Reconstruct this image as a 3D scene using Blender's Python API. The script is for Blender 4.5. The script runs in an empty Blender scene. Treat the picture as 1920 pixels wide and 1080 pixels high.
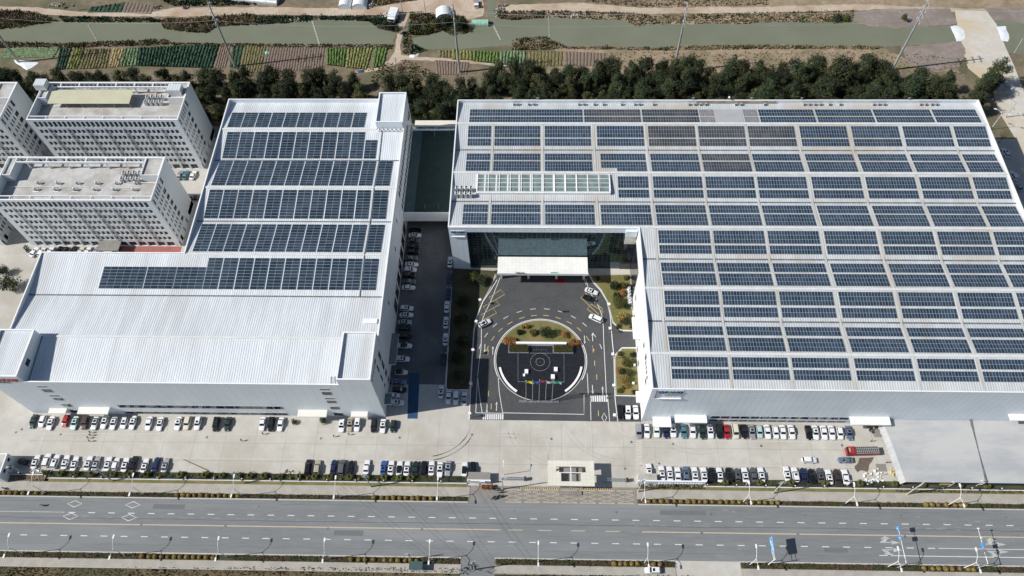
import bpy, math, random, zlib
from mathutils import Vector, Matrix, noise
random.seed(7)
C = bpy.context.scene.collection
R = math.radians
# ---------------------------------------------------------------- camera, world, sun
FPX, PITCH, YAW, ROLL, H = 1433.71, R(58.7078), R(2.8292), R(-2.0565), 238.0
def _dir(u, v, w=1.0):
    c, s = math.cos(ROLL), math.sin(ROLL)
    a, b = c*u - s*v, s*u + c*v
    yy = w*math.cos(PITCH) + b*math.sin(PITCH); z = -w*math.sin(PITCH) + b*math.cos(PITCH)
    c, s = math.cos(YAW), math.sin(YAW)
    return Vector((c*a - s*yy, s*a + c*yy, z))
def G(px, py, z=0.0):
    "photo pixel (1920 x 1080) to the world point at height z"
    d = _dir((px-960)/FPX, (540-py)/FPX); t = (z-H)/d.z
    return Vector((d.x*t, d.y*t, z))
cd = bpy.data.cameras.new('camera'); cam = bpy.data.objects.new('camera', cd); C.objects.link(cam)
X, Y, Z = _dir(1,0,0), _dir(0,1,0), -_dir(0,0,1)
M = Matrix((X, Y, Z)).transposed().to_4x4(); M.translation = Vector((0,0,H)); cam.matrix_world = M
cd.sensor_width = 36; cd.lens = FPX/1920*36; cd.clip_start = 1; cd.clip_end = 5000
bpy.context.scene.camera = cam
sc = bpy.context.scene
w = bpy.data.worlds.new('World'); sc.world = w; w.use_nodes = True
nt = w.node_tree; nt.nodes.clear()
sky = nt.nodes.new('ShaderNodeTexSky'); sky.sky_type = 'NISHITA'; sky.sun_disc = False
sky.sun_elevation = R(41); sky.sun_rotation = R(260.5); sky.ozone_density = 2.5
bg = nt.nodes.new('ShaderNodeBackground'); bg.inputs[1].default_value = 0.068
wo = nt.nodes.new('ShaderNodeOutputWorld'); nt.links.new(sky.outputs[0], bg.inputs[0]); nt.links.new(bg.outputs[0], wo.inputs[0])
sd = bpy.data.lights.new('sun', 'SUN'); sd.energy = 4.8; sd.angle = R(0.53); sd.color = (1.0, 0.97, 0.92)
sun = bpy.data.objects.new('sun', sd); C.objects.link(sun)
el = R(41); tv = Vector((.986*math.cos(el), .165*math.cos(el), -math.sin(el)))
sun.rotation_euler = tv.to_track_quat('-Z', 'Y').to_euler()
sc.view_settings.view_transform = 'Standard'; sc.view_settings.look = 'None'; sc.view_settings.gamma = 1
sc.view_settings.exposure = 0.08
# ---------------------------------------------------------------- materials
def _new(name):
    m = bpy.data.materials.new(name); m.use_nodes = True; n = m.node_tree.nodes; n.clear()
    o = n.new('ShaderNodeOutputMaterial'); b = n.new('ShaderNodeBsdfPrincipled'); m.node_tree.links.new(b.outputs[0], o.inputs[0])
    return m, n, m.node_tree.links, b
def pm(name, c1, c2=None, scale=1.0, rough=.8, bump=0, metal=0, c3=None, s3=.05, stretch=(1,1,1), spec=.5, coord='Object', rnd=0, t3=(.45,.62), det=6):
    "surface of two colours mixed by noise, and a third in large patches"
    m, n, L, b = _new(name)
    b.inputs['Roughness'].default_value = rough; b.inputs['Metallic'].default_value = metal
    b.inputs['Specular IOR Level'].default_value = spec
    if c2 is None:
        b.inputs['Base Color'].default_value = (*c1, 1)
        return m
    tc = n.new('ShaderNodeTexCoord'); mp = n.new('ShaderNodeMapping'); mp.inputs[3].default_value = stretch
    L.new(tc.outputs[coord], mp.inputs[0])
    t = n.new('ShaderNodeTexNoise'); t.inputs['Scale'].default_value = scale; t.inputs['Detail'].default_value = det; t.inputs['Roughness'].default_value = .65
    L.new(mp.outputs[0], t.inputs[0])
    r = n.new('ShaderNodeValToRGB'); r.color_ramp.elements[0].position = .36; r.color_ramp.elements[1].position = .64
    r.color_ramp.elements[0].color = (*c1, 1); r.color_ramp.elements[1].color = (*c2, 1); L.new(t.outputs[0], r.inputs[0])
    out = r.outputs[0]
    if c3:
        t2 = n.new('ShaderNodeTexNoise'); t2.inputs['Scale'].default_value = s3; t2.inputs['Detail'].default_value = 7; t2.inputs['Roughness'].default_value = .6; L.new(mp.outputs[0], t2.inputs[0])
        r2 = n.new('ShaderNodeMapRange'); r2.inputs[1].default_value = t3[0]; r2.inputs[2].default_value = t3[1]; L.new(t2.outputs[0], r2.inputs[0])
        mx = n.new('ShaderNodeMixRGB'); L.new(r2.outputs[0], mx.inputs[0]); L.new(out, mx.inputs[1]); mx.inputs[2].default_value = (*c3, 1); out = mx.outputs[0]
    if rnd:
        oi = n.new('ShaderNodeObjectInfo'); mr = n.new('ShaderNodeMapRange'); mr.inputs[3].default_value = 1-rnd; mr.inputs[4].default_value = 1+rnd
        L.new(oi.outputs['Random'], mr.inputs[0]); hs = n.new('ShaderNodeHueSaturation'); L.new(mr.outputs[0], hs.inputs['Value']); L.new(out, hs.inputs['Color'])
        m2 = n.new('ShaderNodeMapRange'); m2.inputs[3].default_value = .5-rnd*.1; m2.inputs[4].default_value = .5+rnd*.06; L.new(oi.outputs['Random'], m2.inputs[0]); L.new(m2.outputs[0], hs.inputs['Hue'])
        out = hs.outputs[0]
    L.new(out, b.inputs['Base Color'])
    if bump:
        bp = n.new('ShaderNodeBump'); bp.inputs['Strength'].default_value = bump; bp.inputs['Distance'].default_value = .05; L.new(t.outputs[0], bp.inputs['Height']); L.new(bp.outputs[0], b.inputs['Normal'])
    return m
def gridmat(name, base, line, su, sv, wu, wv, ax='xz', rough=.5, metal=0, base2=None, nscale=.3, spec=.5, line2=None, cellvar=0, lrough=None, off=(0,0)):
    "panels of su x sv metres parted by joints wu, wv wide; ax picks the plane (uv = the UV map in metres)"
    m, n, L, b = _new(name)
    b.inputs['Roughness'].default_value = rough; b.inputs['Metallic'].default_value = metal; b.inputs['Specular IOR Level'].default_value = spec
    tc = n.new('ShaderNodeTexCoord'); sp = n.new('ShaderNodeSeparateXYZ')
    L.new(tc.outputs['UV' if ax == 'uv' else 'Object'], sp.inputs[0])
    idx = {'x':0,'y':1,'z':2,'u':0,'v':1}
    def mth(op, a, bb=None, c=None):
        k = n.new('ShaderNodeMath'); k.operation = op
        for i, q in enumerate((a, bb, c)):
            if q is None: continue
            if isinstance(q, (int, float)): k.inputs[i].default_value = q
            else: L.new(q, k.inputs[i])
        return k.outputs[0]
    fs = []; ids = []
    for a, s_, w_, o_ in ((ax[0], su, wu, off[0]), (ax[1], sv, wv, off[1])):
        q = mth('DIVIDE', mth('ADD', sp.outputs[idx[a]], 5000*s_+o_), s_)
        fr = mth('FRACT', q); ids.append(mth('FLOOR', q))
        d = mth('MINIMUM', fr, mth('SUBTRACT', 1.0, fr)); fs.append(mth('LESS_THAN', d, w_/s_/2))
    f = mth('MAXIMUM', fs[0], fs[1])
    col = n.new('ShaderNodeMixRGB'); L.new(f, col.inputs[0]); col.inputs[2].default_value = (*line, 1)
    t = n.new('ShaderNodeTexNoise'); t.inputs['Scale'].default_value = nscale; t.inputs['Detail'].default_value = 5; L.new(tc.outputs['Object'], t.inputs[0])
    mr0 = n.new('ShaderNodeMapRange'); mr0.inputs[1].default_value = .38; mr0.inputs[2].default_value = .62; L.new(t.outputs[0], mr0.inputs[0])
    bm_ = n.new('ShaderNodeMixRGB'); L.new(mr0.outputs[0], bm_.inputs[0]); bm_.inputs[1].default_value = (*base, 1); bm_.inputs[2].default_value = (*(base2 or base), 1)
    out = bm_.outputs[0]
    if cellvar:
        cv = n.new('ShaderNodeCombineXYZ'); L.new(ids[0], cv.inputs[0]); L.new(ids[1], cv.inputs[1])
        oi = n.new('ShaderNodeObjectInfo'); L.new(oi.outputs['Random'], cv.inputs[2])
        wn = n.new('ShaderNodeTexWhiteNoise'); L.new(cv.outputs[0], wn.inputs[0])
        mr = n.new('ShaderNodeMapRange'); mr.inputs[3].default_value = 1-cellvar; mr.inputs[4].default_value = 1+cellvar; L.new(wn.outputs[0], mr.inputs[0])
        hs = n.new('ShaderNodeHueSaturation'); L.new(out, hs.inputs['Color']); L.new(mr.outputs[0], hs.inputs['Value']); out = hs.outputs[0]
    L.new(out, col.inputs[1]); L.new(col.outputs[0], b.inputs['Base Color'])
    if lrough is not None:
        rr = n.new('ShaderNodeMapRange'); rr.inputs[3].default_value = rough; rr.inputs[4].default_value = lrough; L.new(f, rr.inputs[0]); L.new(rr.outputs[0], b.inputs['Roughness'])
        ms = n.new('ShaderNodeMapRange'); ms.inputs[3].default_value = metal; ms.inputs[4].default_value = 0; L.new(f, ms.inputs[0]); L.new(ms.outputs[0], b.inputs['Metallic'])
    return m
m_soil = pm('dry_soil', (.15,.118,.08), (.235,.185,.125), .35, .95, .3, c3=(.1,.1,.05), s3=.035)
m_dirt = pm('pale_dirt_track', (.43,.35,.265), (.53,.44,.34), .5, .95, .2, c3=(.37,.27,.19), s3=.06)
m_yard = pm('yard_concrete', (.45,.43,.385), (.52,.5,.455), .22, .85, .05, c3=(.385,.355,.30), s3=.045, t3=(.47,.7))
m_alley_shade = pm('alley_shade_tone', (.115,.118,.12), (.155,.158,.158), .4, .85, .05, c3=(.09,.09,.09), s3=.1)  # ground tone darkened to paint in the west factory's shade
m_lane = pm('grey_lane_concrete', (.2,.19,.175), (.26,.245,.225), .3, .9, .05)
m_asph = pm('road_asphalt', (.165,.176,.18), (.198,.208,.212), 1.5, .85, .1, c3=(.235,.242,.242), s3=.12, stretch=(.12,1,1), t3=(.48,.66))
m_plaza = pm('fresh_dark_asphalt', (.05,.054,.057), (.072,.076,.08), 1.2, .85, .1, c3=(.075,.075,.078), s3=.15)
m_walk = gridmat('paving_slabs', (.36,.34,.3), (.27,.25,.22), .6, .6, .05, .05, 'xy', .9, base2=(.43,.405,.355), nscale=.35)
m_kerb = pm('kerb_stone', (.42,.41,.38), (.5,.49,.45), 2, .85)
m_white = pm('white_paint', (.62,.62,.6), (.75,.75,.73), 1.5, .7)
m_worn = pm('worn_white_paint', (.33,.33,.32), (.55,.55,.53), 1.2, .8)
m_yellow = pm('yellow_paint', (.6,.43,.12), (.68,.5,.2), 1.5, .75)
m_wyel = pm('pale_yellow_paint', (.45,.39,.26), (.55,.47,.33), 1.0, .8)
m_water = pm('murky_water', (.165,.178,.125), (.19,.2,.145), .05, .28, .0, spec=.22)
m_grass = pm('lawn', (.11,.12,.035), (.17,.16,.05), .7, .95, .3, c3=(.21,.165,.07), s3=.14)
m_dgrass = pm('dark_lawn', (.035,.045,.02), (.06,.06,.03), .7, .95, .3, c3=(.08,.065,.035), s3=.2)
m_brown = pm('dry_reed', (.22,.165,.1), (.34,.26,.165), 1.5, .95, rnd=.1)
m_scrub = pm('dry_scrub', (.14,.125,.065), (.26,.215,.12), .8, .95, c3=(.07,.085,.035), s3=.2)
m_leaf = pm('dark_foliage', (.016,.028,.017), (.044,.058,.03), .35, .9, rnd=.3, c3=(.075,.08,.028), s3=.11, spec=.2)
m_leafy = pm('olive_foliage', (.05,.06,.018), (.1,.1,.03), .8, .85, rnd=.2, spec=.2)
m_gold = pm('golden_foliage', (.17,.125,.035), (.31,.23,.07), 1.2, .85, rnd=.15, spec=.2)
m_rust = pm('orange_foliage', (.22,.09,.035), (.36,.17,.06), 1.2, .85, spec=.2)
m_verge = pm('brown_verge', (.085,.062,.03), (.16,.12,.06), .5, .95, .3, c3=(.07,.07,.03), s3=.08)
m_awning = pm('grey_green_glass_awning', (.13,.17,.17), (.17,.21,.21), .8, .5)
m_hedge = pm('hedge_foliage', (.035,.045,.018), (.09,.085,.035), .9, .9, c3=(.1,.06,.045), s3=.15, spec=.2)
m_bark = pm('bark', (.09,.07,.05), (.15,.12,.09), 3, .9)
m_crop = [pm('crop_dark_green', (.015,.048,.026), (.045,.095,.05), 1.6, .9), pm('crop_bright_green', (.05,.11,.025), (.15,.21,.05), 2, .9),
          pm('crop_yellow_green', (.12,.145,.04), (.27,.26,.09), 2, .9), pm('tilled_soil', (.15,.11,.085), (.215,.165,.128), 2, .95),
          pm('crop_pale_green', (.09,.15,.07), (.21,.28,.15), 2, .9), pm('crop_mixed', (.1,.1,.04), (.22,.18,.08), 1.5, .9), pm('crop_straw', (.3,.24,.11), (.42,.34,.17), 2, .9)]
m_roof = pm('ribbed_roof_sheet', (.61,.645,.67), (.70,.735,.76), .5, .45, stretch=(1,.12,1), c3=(.56,.58,.59), s3=.14)
m_roofA = pm('weathered_roof_sheet', (.46,.488,.5), (.55,.575,.585), .35, .55, stretch=(1,.25,1), c3=(.46,.425,.375), s3=.07, t3=(.5,.66))
m_cap = pm('white_coping', (.78,.79,.8), (.84,.84,.84), .5, .5)
m_gut = pm('roof_gutter', (.09,.1,.11), (.2,.21,.22), .8, .7)
m_ridge = pm('ridge_cap', (.6,.61,.6), (.7,.71,.7), .5, .5)
m_rust2 = pm('rusty_stain', (.33,.25,.17), (.5,.43,.34), .7, .7)
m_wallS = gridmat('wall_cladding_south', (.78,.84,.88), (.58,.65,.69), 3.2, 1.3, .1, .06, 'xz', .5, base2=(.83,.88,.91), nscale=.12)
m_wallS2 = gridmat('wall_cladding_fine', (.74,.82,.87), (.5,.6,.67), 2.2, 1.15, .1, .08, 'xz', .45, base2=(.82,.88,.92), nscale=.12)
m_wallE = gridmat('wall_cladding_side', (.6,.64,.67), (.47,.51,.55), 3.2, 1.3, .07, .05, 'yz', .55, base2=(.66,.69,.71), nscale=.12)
m_wallW = gridmat('wall_cladding_west', (.78,.79,.8), (.66,.67,.69), 2.2, 1.15, .05, .04, 'yz', .6)
m_glass = gridmat('mirror_glazing', (.09,.14,.17), (.05,.07,.08), 1.6, 1.55, .1, .1, 'xz', .03, .88, nscale=.6, base2=(.06,.105,.13), lrough=.4)
m_pane = pm('dark_window_glass', (.012,.017,.028), (.03,.036,.05), .4, .12, spec=.6, det=1)
m_frame = pm('window_frame', (.5,.53,.55))
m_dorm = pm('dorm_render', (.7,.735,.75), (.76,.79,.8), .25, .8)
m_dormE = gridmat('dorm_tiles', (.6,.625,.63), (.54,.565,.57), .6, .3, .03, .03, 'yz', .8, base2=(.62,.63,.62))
m_deck = pm('roof_deck_screed', (.44,.44,.425), (.53,.525,.505), .4, .9, c3=(.36,.335,.3), s3=.15)
m_metal = pm('galvanised_steel', (.45,.47,.48), (.55,.57,.58), 1, .4, metal=.4)
m_lamp = pm('white_lamp_enamel', (.8,.8,.8), (.85,.85,.85), 2, .4)
m_dark = pm('dark_steel', (.03,.033,.038), (.05,.053,.058), 2, .5)
m_granite = pm('black_granite', (.012,.013,.016), (.024,.025,.03), 1.2, .32)
m_cream = pm('cream_cladding', (.66,.63,.54), (.74,.71,.62), .4, .6)
m_canopy = gridmat('canopy_tiles', (.76,.76,.74), (.66,.66,.64), 1.35, 1.3, .06, .06, 'xy', .45, base2=(.84,.84,.81))
m_solA = gridmat('solar_glass_narrow', (.026,.042,.064), (.29,.36,.43), .955, 1.75, .11, .11, 'uv', .22, base2=(.042,.06,.086), cellvar=.3, spec=.6, nscale=.08)
m_solB = gridmat('solar_glass_wide', (.02,.033,.048), (.27,.34,.41), 2.5, 1.2, .08, .12, 'uv', .22, base2=(.036,.052,.072), cellvar=.35, spec=.6, nscale=.08)
m_solC = gridmat('stained_solar_glass', (.035,.043,.056), (.31,.32,.33), .955, 1.75, .11, .11, 'uv', .35, base2=(.072,.074,.08), cellvar=.25, nscale=.12)
m_tan = pm('tan_bank', (.25,.19,.125), (.36,.28,.195), .35, .95, .3, c3=(.2,.17,.1), s3=.06)
m_leaf2 = pm('light_evergreen', (.035,.048,.02), (.085,.095,.04), .4, .9, rnd=.25, c3=(.12,.1,.045), s3=.14, spec=.2)
m_solD = gridmat('dusty_solar_glass', (.2,.2,.21), (.33,.32,.31), .955, 1.75, .1, .1, 'uv', .5, base2=(.27,.25,.24), cellvar=.1)
m_tyre = pm('tyre_rubber', (.02,.02,.02), (.03,.03,.03), 5, .9)
m_sky = gridmat('skylight_glass', (.15,.195,.195), (.75,.76,.75), 4.05, 30, .5, .3, 'xy', .15, base2=(.22,.29,.275), nscale=.3, off=(.6,0))
m_blue = pm('blue_paint', (.008,.05,.115), (.015,.07,.15), 1, .6)
m_sblue = pm('sign_blue', (.02,.3,.75), (.03,.33,.78), 1, .4)
m_navy = pm('navy_lettering', (.02,.04,.2)); m_green = pm('green_lettering', (.05,.25,.1)); m_red = pm('red_lettering', (.5,.02,.05)); m_grey = pm('grey_lettering', (.1,.12,.13))
m_red2 = pm('red_paint', (.36,.02,.025), (.45,.03,.03), 1, .5)
m_ytruck = pm('flag_yellow', (.75,.7,.05)); m_flagb = pm('flag_blue', (.03,.1,.5)); m_flagg = pm('flag_green', (.15,.6,.4))
m_court = pm('court_green', (.01,.028,.026), (.016,.038,.034), .3, .85)
m_court2 = pm('court_edge', (.04,.08,.085), (.055,.1,.105), .3, .85)
m_redp = pm('red_paving', (.3,.1,.085), (.36,.14,.12), .7, .9)
m_film = pm('greenhouse_film', (.68,.72,.74), (.8,.83,.84), .6, .35)
m_net = pm('green_net', (.2,.45,.33), (.35,.6,.47), 1.2, .8)
m_ware = pm('grey_sheet_roof', (.37,.38,.39), (.42,.43,.44), .15, .55, stretch=(1,3,1), c3=(.48,.48,.47), s3=.05)
m_cable = pm('black_cable', (.03,.03,.03))
m_skin = pm('skin', (.45,.28,.2)); m_hair = pm('black_hair', (.015,.012,.01)); m_cloth = pm('dark_clothes', (.02,.022,.03), (.035,.037,.045), 3, .9)
m_wood = pm('weathered_wood', (.25,.18,.12), (.36,.27,.19), 2, .9)
m_rock = pm('pale_rubble', (.38,.35,.31), (.55,.52,.48), 1.5, .95)
m_mud = pm('grey_silt', (.22,.18,.16), (.29,.245,.215), .5, .95, .4, c3=(.2,.17,.145), s3=.1)
m_pale = pm('pale_concrete_slab', (.5,.47,.41), (.58,.55,.49), .25, .9, c3=(.53,.44,.3), s3=.05)
m_wet = pm('wet_concrete', (.11,.09,.065), (.16,.13,.1), 1, .5)
m_tank = gridmat('dimpled_tank', (.5,.53,.54), (.72,.74,.75), 1, 1, .3, .3, 'xz', .4, base2=(.6,.62,.63))
m_ycream = gridmat('cream_roof_sheet', (.5,.49,.34), (.44,.43,.29), .5, 1.7, .08, .06, 'xy', .6, base2=(.54,.53,.38))
# ---------------------------------------------------------------- mesh helpers
class MB:
    def __init__(s): s.v, s.f, s.m, s.mats, s.uv = [], [], [], [], {}
    def mi(s, mat):
        if mat not in s.mats: s.mats.append(mat)
        return s.mats.index(mat)
    def face(s, pts, mat, uv=None):
        b = len(s.v); s.v += [tuple(p) for p in pts]; s.f.append(tuple(range(b, b+len(pts)))); s.m.append(s.mi(mat))
        if uv: s.uv[len(s.f)-1] = uv
        return s
    def box(s, x0, x1, y0, y1, z0, z1, mat, top=None, skip='b'):
        p = [(x0,y0,z0),(x1,y0,z0),(x1,y1,z0),(x0,y1,z0),(x0,y0,z1),(x1,y0,z1),(x1,y1,z1),(x0,y1,z1)]
        b = len(s.v); s.v += p
        for k, q in (('s',(0,1,5,4)),('e',(1,2,6,5)),('n',(2,3,7,6)),('w',(3,0,4,7)),('t',(4,5,6,7)),('b',(3,2,1,0))):
            if k == 'b' and 'B' not in skip and z0 < .02: continue
            if k in skip and k != 'b': continue
            s.f.append(tuple(b+i for i in q)); s.m.append(s.mi(top if (k == 't' and top) else mat))
        return s
    def cyl(s, a, b, r0, r1, mat, n=8, cap=True):
        a, b = Vector(a), Vector(b); d = (b-a).normalized(); u = d.orthogonal().normalized(); w_ = d.cross(u); k = len(s.v)
        for i in range(n):
            t = 2*math.pi*i/n; o = u*math.cos(t)+w_*math.sin(t); s.v.append(tuple(a+o*r0)); s.v.append(tuple(b+o*r1))
        mi = s.mi(mat)
        for i in range(n):
            j = (i+1) % n; s.f.append((k+2*i, k+2*j, k+2*j+1, k+2*i+1)); s.m.append(mi)
        if cap: s.f.append(tuple(k+2*i+1 for i in range(n))); s.m.append(mi); s.f.append(tuple(k+2*i for i in reversed(range(n)))); s.m.append(mi)
        return s
    def tube(s, pts, r, mat, n=6):
        for a, b in zip(pts, pts[1:]): s.cyl(a, b, r, r, mat, n)
        return s
    def prism(s, pts, z0, z1, mat, top=None):
        n = len(pts)
        area = sum(pts[i][0]*pts[(i+1) % n][1]-pts[(i+1) % n][0]*pts[i][1] for i in range(n))
        if area < 0: pts = list(reversed(pts))
        s.face([(p[0],p[1],z1) for p in pts], top or mat)
        if z1-z0 > .001:
            for i in range(n):
                a, b = pts[i], pts[(i+1) % n]; s.face([(a[0],a[1],z0),(b[0],b[1],z0),(b[0],b[1],z1),(a[0],a[1],z1)], mat)
        return s
    def ball(s, c, r, mat, sub=2, jit=.0, sq=1, seed=0):
        import bmesh
        bm = bmesh.new(); bmesh.ops.create_icosphere(bm, subdivisions=sub, radius=1); k = len(s.v); mi = s.mi(mat)
        for v in bm.verts:
            q = v.co*(1+jit*noise.noise(v.co*2.3+Vector((seed,0,0)))); s.v.append((c[0]+q.x*r, c[1]+q.y*r, c[2]+q.z*r*sq))
        bm.verts.index_update()
        for f in bm.faces: s.f.append(tuple(k+v.index for v in f.verts)); s.m.append(mi)
        bm.free(); return s
    def ribbon(s, pts, wd, z, mat, closed=False):
        P_ = [Vector((p[0], p[1])) for p in pts]; n = len(P_); L_, R_ = [], []
        for i in range(n):
            a = P_[(i-1) % n] if (i or closed) else P_[0]; b = P_[(i+1) % n] if (i < n-1 or closed) else P_[-1]
            d = (b-a).normalized(); nn = Vector((-d.y, d.x))*wd/2; L_.append(P_[i]+nn); R_.append(P_[i]-nn)
        for i in range(n if closed else n-1):
            j = (i+1) % n; s.face([(R_[i].x,R_[i].y,z),(R_[j].x,R_[j].y,z),(L_[j].x,L_[j].y,z),(L_[i].x,L_[i].y,z)], mat)
        return s
    def mesh(s, name, smooth=False):
        me = bpy.data.meshes.new(name); me.from_pydata(s.v, [], s.f)
        for m in s.mats: me.materials.append(m)
        me.polygons.foreach_set('material_index', s.m)
        if smooth: me.polygons.foreach_set('use_smooth', [True]*len(s.f))
        if s.uv:
            ul = me.uv_layers.new(name='UVMap')
            for fi, uvs in s.uv.items():
                for li, uvq in zip(me.polygons[fi].loop_indices, uvs): ul.data[li].uv = uvq
        me.update(); return me
    def obj(s, name, parent=None, smooth=False):
        return put(name, s.mesh(name, smooth), parent)
def put(name, me, parent=None, loc=None, rz=0):
    o = bpy.data.objects.new(name, me); C.objects.link(o)
    if parent: o.parent = parent
    if loc is not None: o.location = loc
    if rz: o.rotation_euler = (0,0,rz)
    return o
def tag(o, label, cat, group=None, kind=None):
    o['label'] = label; o['category'] = cat
    if group: o['group'] = group
    if kind: o['kind'] = kind
    return o
def thing(name, label, cat, loc=(0,0,0), rz=0, group=None):
    return tag(put(name, None, None, loc, rz), label, cat, group)
def struct(o): o['kind'] = 'structure'; return o
def dup(root, loc, rz, label, group=None, scale=None):
    "a copy of a thing and of its parts (and their parts), sharing meshes"
    r = root.copy(); C.objects.link(r); r.location = loc; r.rotation_euler = (0,0,rz); r['label'] = label
    if group: r['group'] = group
    if scale: r.scale = (scale,)*3 if isinstance(scale, float) else scale
    for ch in root.children:
        c = ch.copy(); C.objects.link(c); c.parent = r
        for g in ch.children:
            d = g.copy(); C.objects.link(d); d.parent = c
    return r
ONES = ['','first','second','third','fourth','fifth','sixth','seventh','eighth','ninth','tenth','eleventh','twelfth','thirteenth','fourteenth','fifteenth','sixteenth','seventeenth','eighteenth','nineteenth']
def nth(i):
    if i < 20: return ONES[i]
    t = {2:('twenty','twentieth'),3:('thirty','thirtieth'),4:('forty','fortieth'),5:('fifty','fiftieth')}[i//10]
    return t[1] if i % 10 == 0 else t[0]+'-'+ONES[i % 10]
def px(*pts, z=0): return [(G(a,b,z).x, G(a,b,z).y) for a, b in pts]
def inpoly(x, y, P_):
    c = False; n = len(P_)
    for i in range(n):
        x1,y1 = P_[i]; x2,y2 = P_[(i+1) % n]
        if (y1 > y) != (y2 > y) and x < (x2-x1)*(y-y1)/(y2-y1)+x1: c = not c
    return c
def wobble(P_, step=2.0, amp=.6, seed=0):
    out = []; n = len(P_)
    for i in range(n):
        a, b = Vector(P_[i]), Vector(P_[(i+1) % n]); k = max(1, int((b-a).length/step)); d = (b-a).normalized(); nn = Vector((-d.y, d.x))
        for j in range(k):
            q = a.lerp(b, j/k); o = noise.noise(Vector((q.x*.35, q.y*.35, seed)))*amp; out.append((q.x+nn.x*o, q.y+nn.y*o))
    return out
def tri_fill(name, P_, z, mat):
    "a flat sheet filling any outline"
    from mathutils.geometry import tessellate_polygon
    t = tessellate_polygon([[Vector((p[0],p[1],0)) for p in P_]])
    me = bpy.data.meshes.new(name)
    fs = []
    for a, b, c in t:
        A, B, D = P_[a], P_[b], P_[c]; ar = (B[0]-A[0])*(D[1]-A[1])-(D[0]-A[0])*(B[1]-A[1])
        fs.append((a,b,c) if ar > 0 else (a,c,b))
    me.from_pydata([(p[0],p[1],z) for p in P_], [], fs); me.materials.append(mat); me.update()
    return put(name, me)
# ================================================================ THE SETTING
def rect(name, x0, x1, y0, y1, z, mat):
    o = MB().face([(x0,y0,z),(x1,y0,z),(x1,y1,z),(x0,y1,z)], mat).obj(name); return struct(o)
rect('ground', -900, 900, -500, 1300, 0, m_soil)
rect('yard', -262, 240, 71.6, 217, .008, m_yard)
rect('back_lane', -262, 172, 217, 223.5, .008, m_lane)
rect('grass_verge', -700, -20.7, -60, 45.0, .02, m_verge)
rect('grass_verge', -10.4, 43, -60, 45.0, .02, m_dgrass)
struct(tri_fill('river_bank', wobble(px((1040,92),(1140,92),(1240,95),(1440,90),(1660,92),(1700,110),(1800,135),(1500,130),(1240,140),(1000,136),(990,124),(1056,124)), 2, 1, 21), .012, m_tan))
struct(tri_fill('river_bank', wobble(px((1020,22),(1220,28),(1440,26),(1600,21),(1610,40),(1440,44),(1235,47),(1020,34)), 2, .8, 22), .013, m_tan))
struct(tri_fill('dirt_field', wobble(px((1180,-60),(2300,-60),(2300,30),(1800,17),(1600,9),(1440,12),(1210,15)), 3, 1, 23), .011, m_tan))
rect('alley_shade', -48, -29.2, 106, 216, .012, m_alley_shade)  # dark sheet over the yard, painted shade that deepens the shadow between the factories
rect('road', -700, 700, 49.7, 66.3, .004, m_asph)
struct(tri_fill('pavement', [(-700,67.9),(-19,67.9),(-19,70.9),(-21,71.6),(-700,71.6)], .14, m_walk))
struct(tri_fill('pavement', [(33.2,67.9),(700,67.9),(700,71.0),(33.2,71.0)], .14, m_walk))
sg = [(-700,-26.4),(-15.6,None)]
for a, b in ((-700,-20.6),(7.5-18.0,43.2),(62.5,700)): rect('pavement', a, b, 45.1 if a != 62.5 else 38, 47.7, .14, m_walk)
rect('pavement', 43.2, 62.5, 30, 49.7, .012, m_yard)
rect('side_road', -20.6, -10.5, -60, 49.8, .012, m_asph)
rect('forecourt', -19, 33.2, 66.3, 71.6, .012, m_lane)
kb = MB()
for a, b in ((-700,-19.3),(33.4,700)): kb.box(a, b, 66.1, 66.5, 0, .15, m_kerb)
for a, b in ((-700,-20.6),(-10.5,43.2),(62.5,700)): kb.box(a, b, 49.4, 49.8, 0, .15, m_kerb)
struct(kb.obj('kerb'))
# --- painted markings of the road
mk = MB(); Zr = .009
def dash(mk, x0, x1, y, step, ln, wd, mat, z=Zr):
    x = x0
    while x < x1: mk.face([(x,y-wd/2,z),(x+ln,y-wd/2,z),(x+ln,y+wd/2,z),(x,y+wd/2,z)], mat); x += step
dash(mk, -144.2, 300, 61.45, 6.27, 2.1, .22, m_white)
mk.face([(-400,61.4,Zr),(-145.5,61.4,Zr),(-145.5,61.58,Zr),(-400,61.58,Zr)], m_worn)
dash(mk, -157, 122, 54.4, 6.27, 2.1, .22, m_white)
mk.face([(122,54.35,Zr),(400,54.35,Zr),(400,54.5,Zr),(122,54.5,Zr)], m_white)
mk.face([(-400,57.85,Zr),(-9.0,57.85,Zr),(-9.0,58.15,Zr),(-400,58.15,Zr)], m_wyel)
mk.face([(34,57.85,Zr),(400,57.85,Zr),(400,58.15,Zr),(34,58.15,Zr)], m_wyel)
for x in (-6.5, 2.3, 12.5, 23): mk.face([(x,57.9,Zr),(x+4.2,57.9,Zr),(x+4.2,58.12,Zr),(x,58.12,Zr)], m_wyel)
mk.face([(104,52.0,Zr),(400,52.0,Zr),(400,52.2,Zr),(104,52.2,Zr)], m_white)
for cx, cy in px((140,944.5),(132,968),(249,946.5),(242,970.5)):
    mk.ribbon([(cx-2.3,cy),(cx,cy+1.0),(cx+2.3,cy),(cx,cy-1.0)], .2, Zr, m_white, True)
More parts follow.
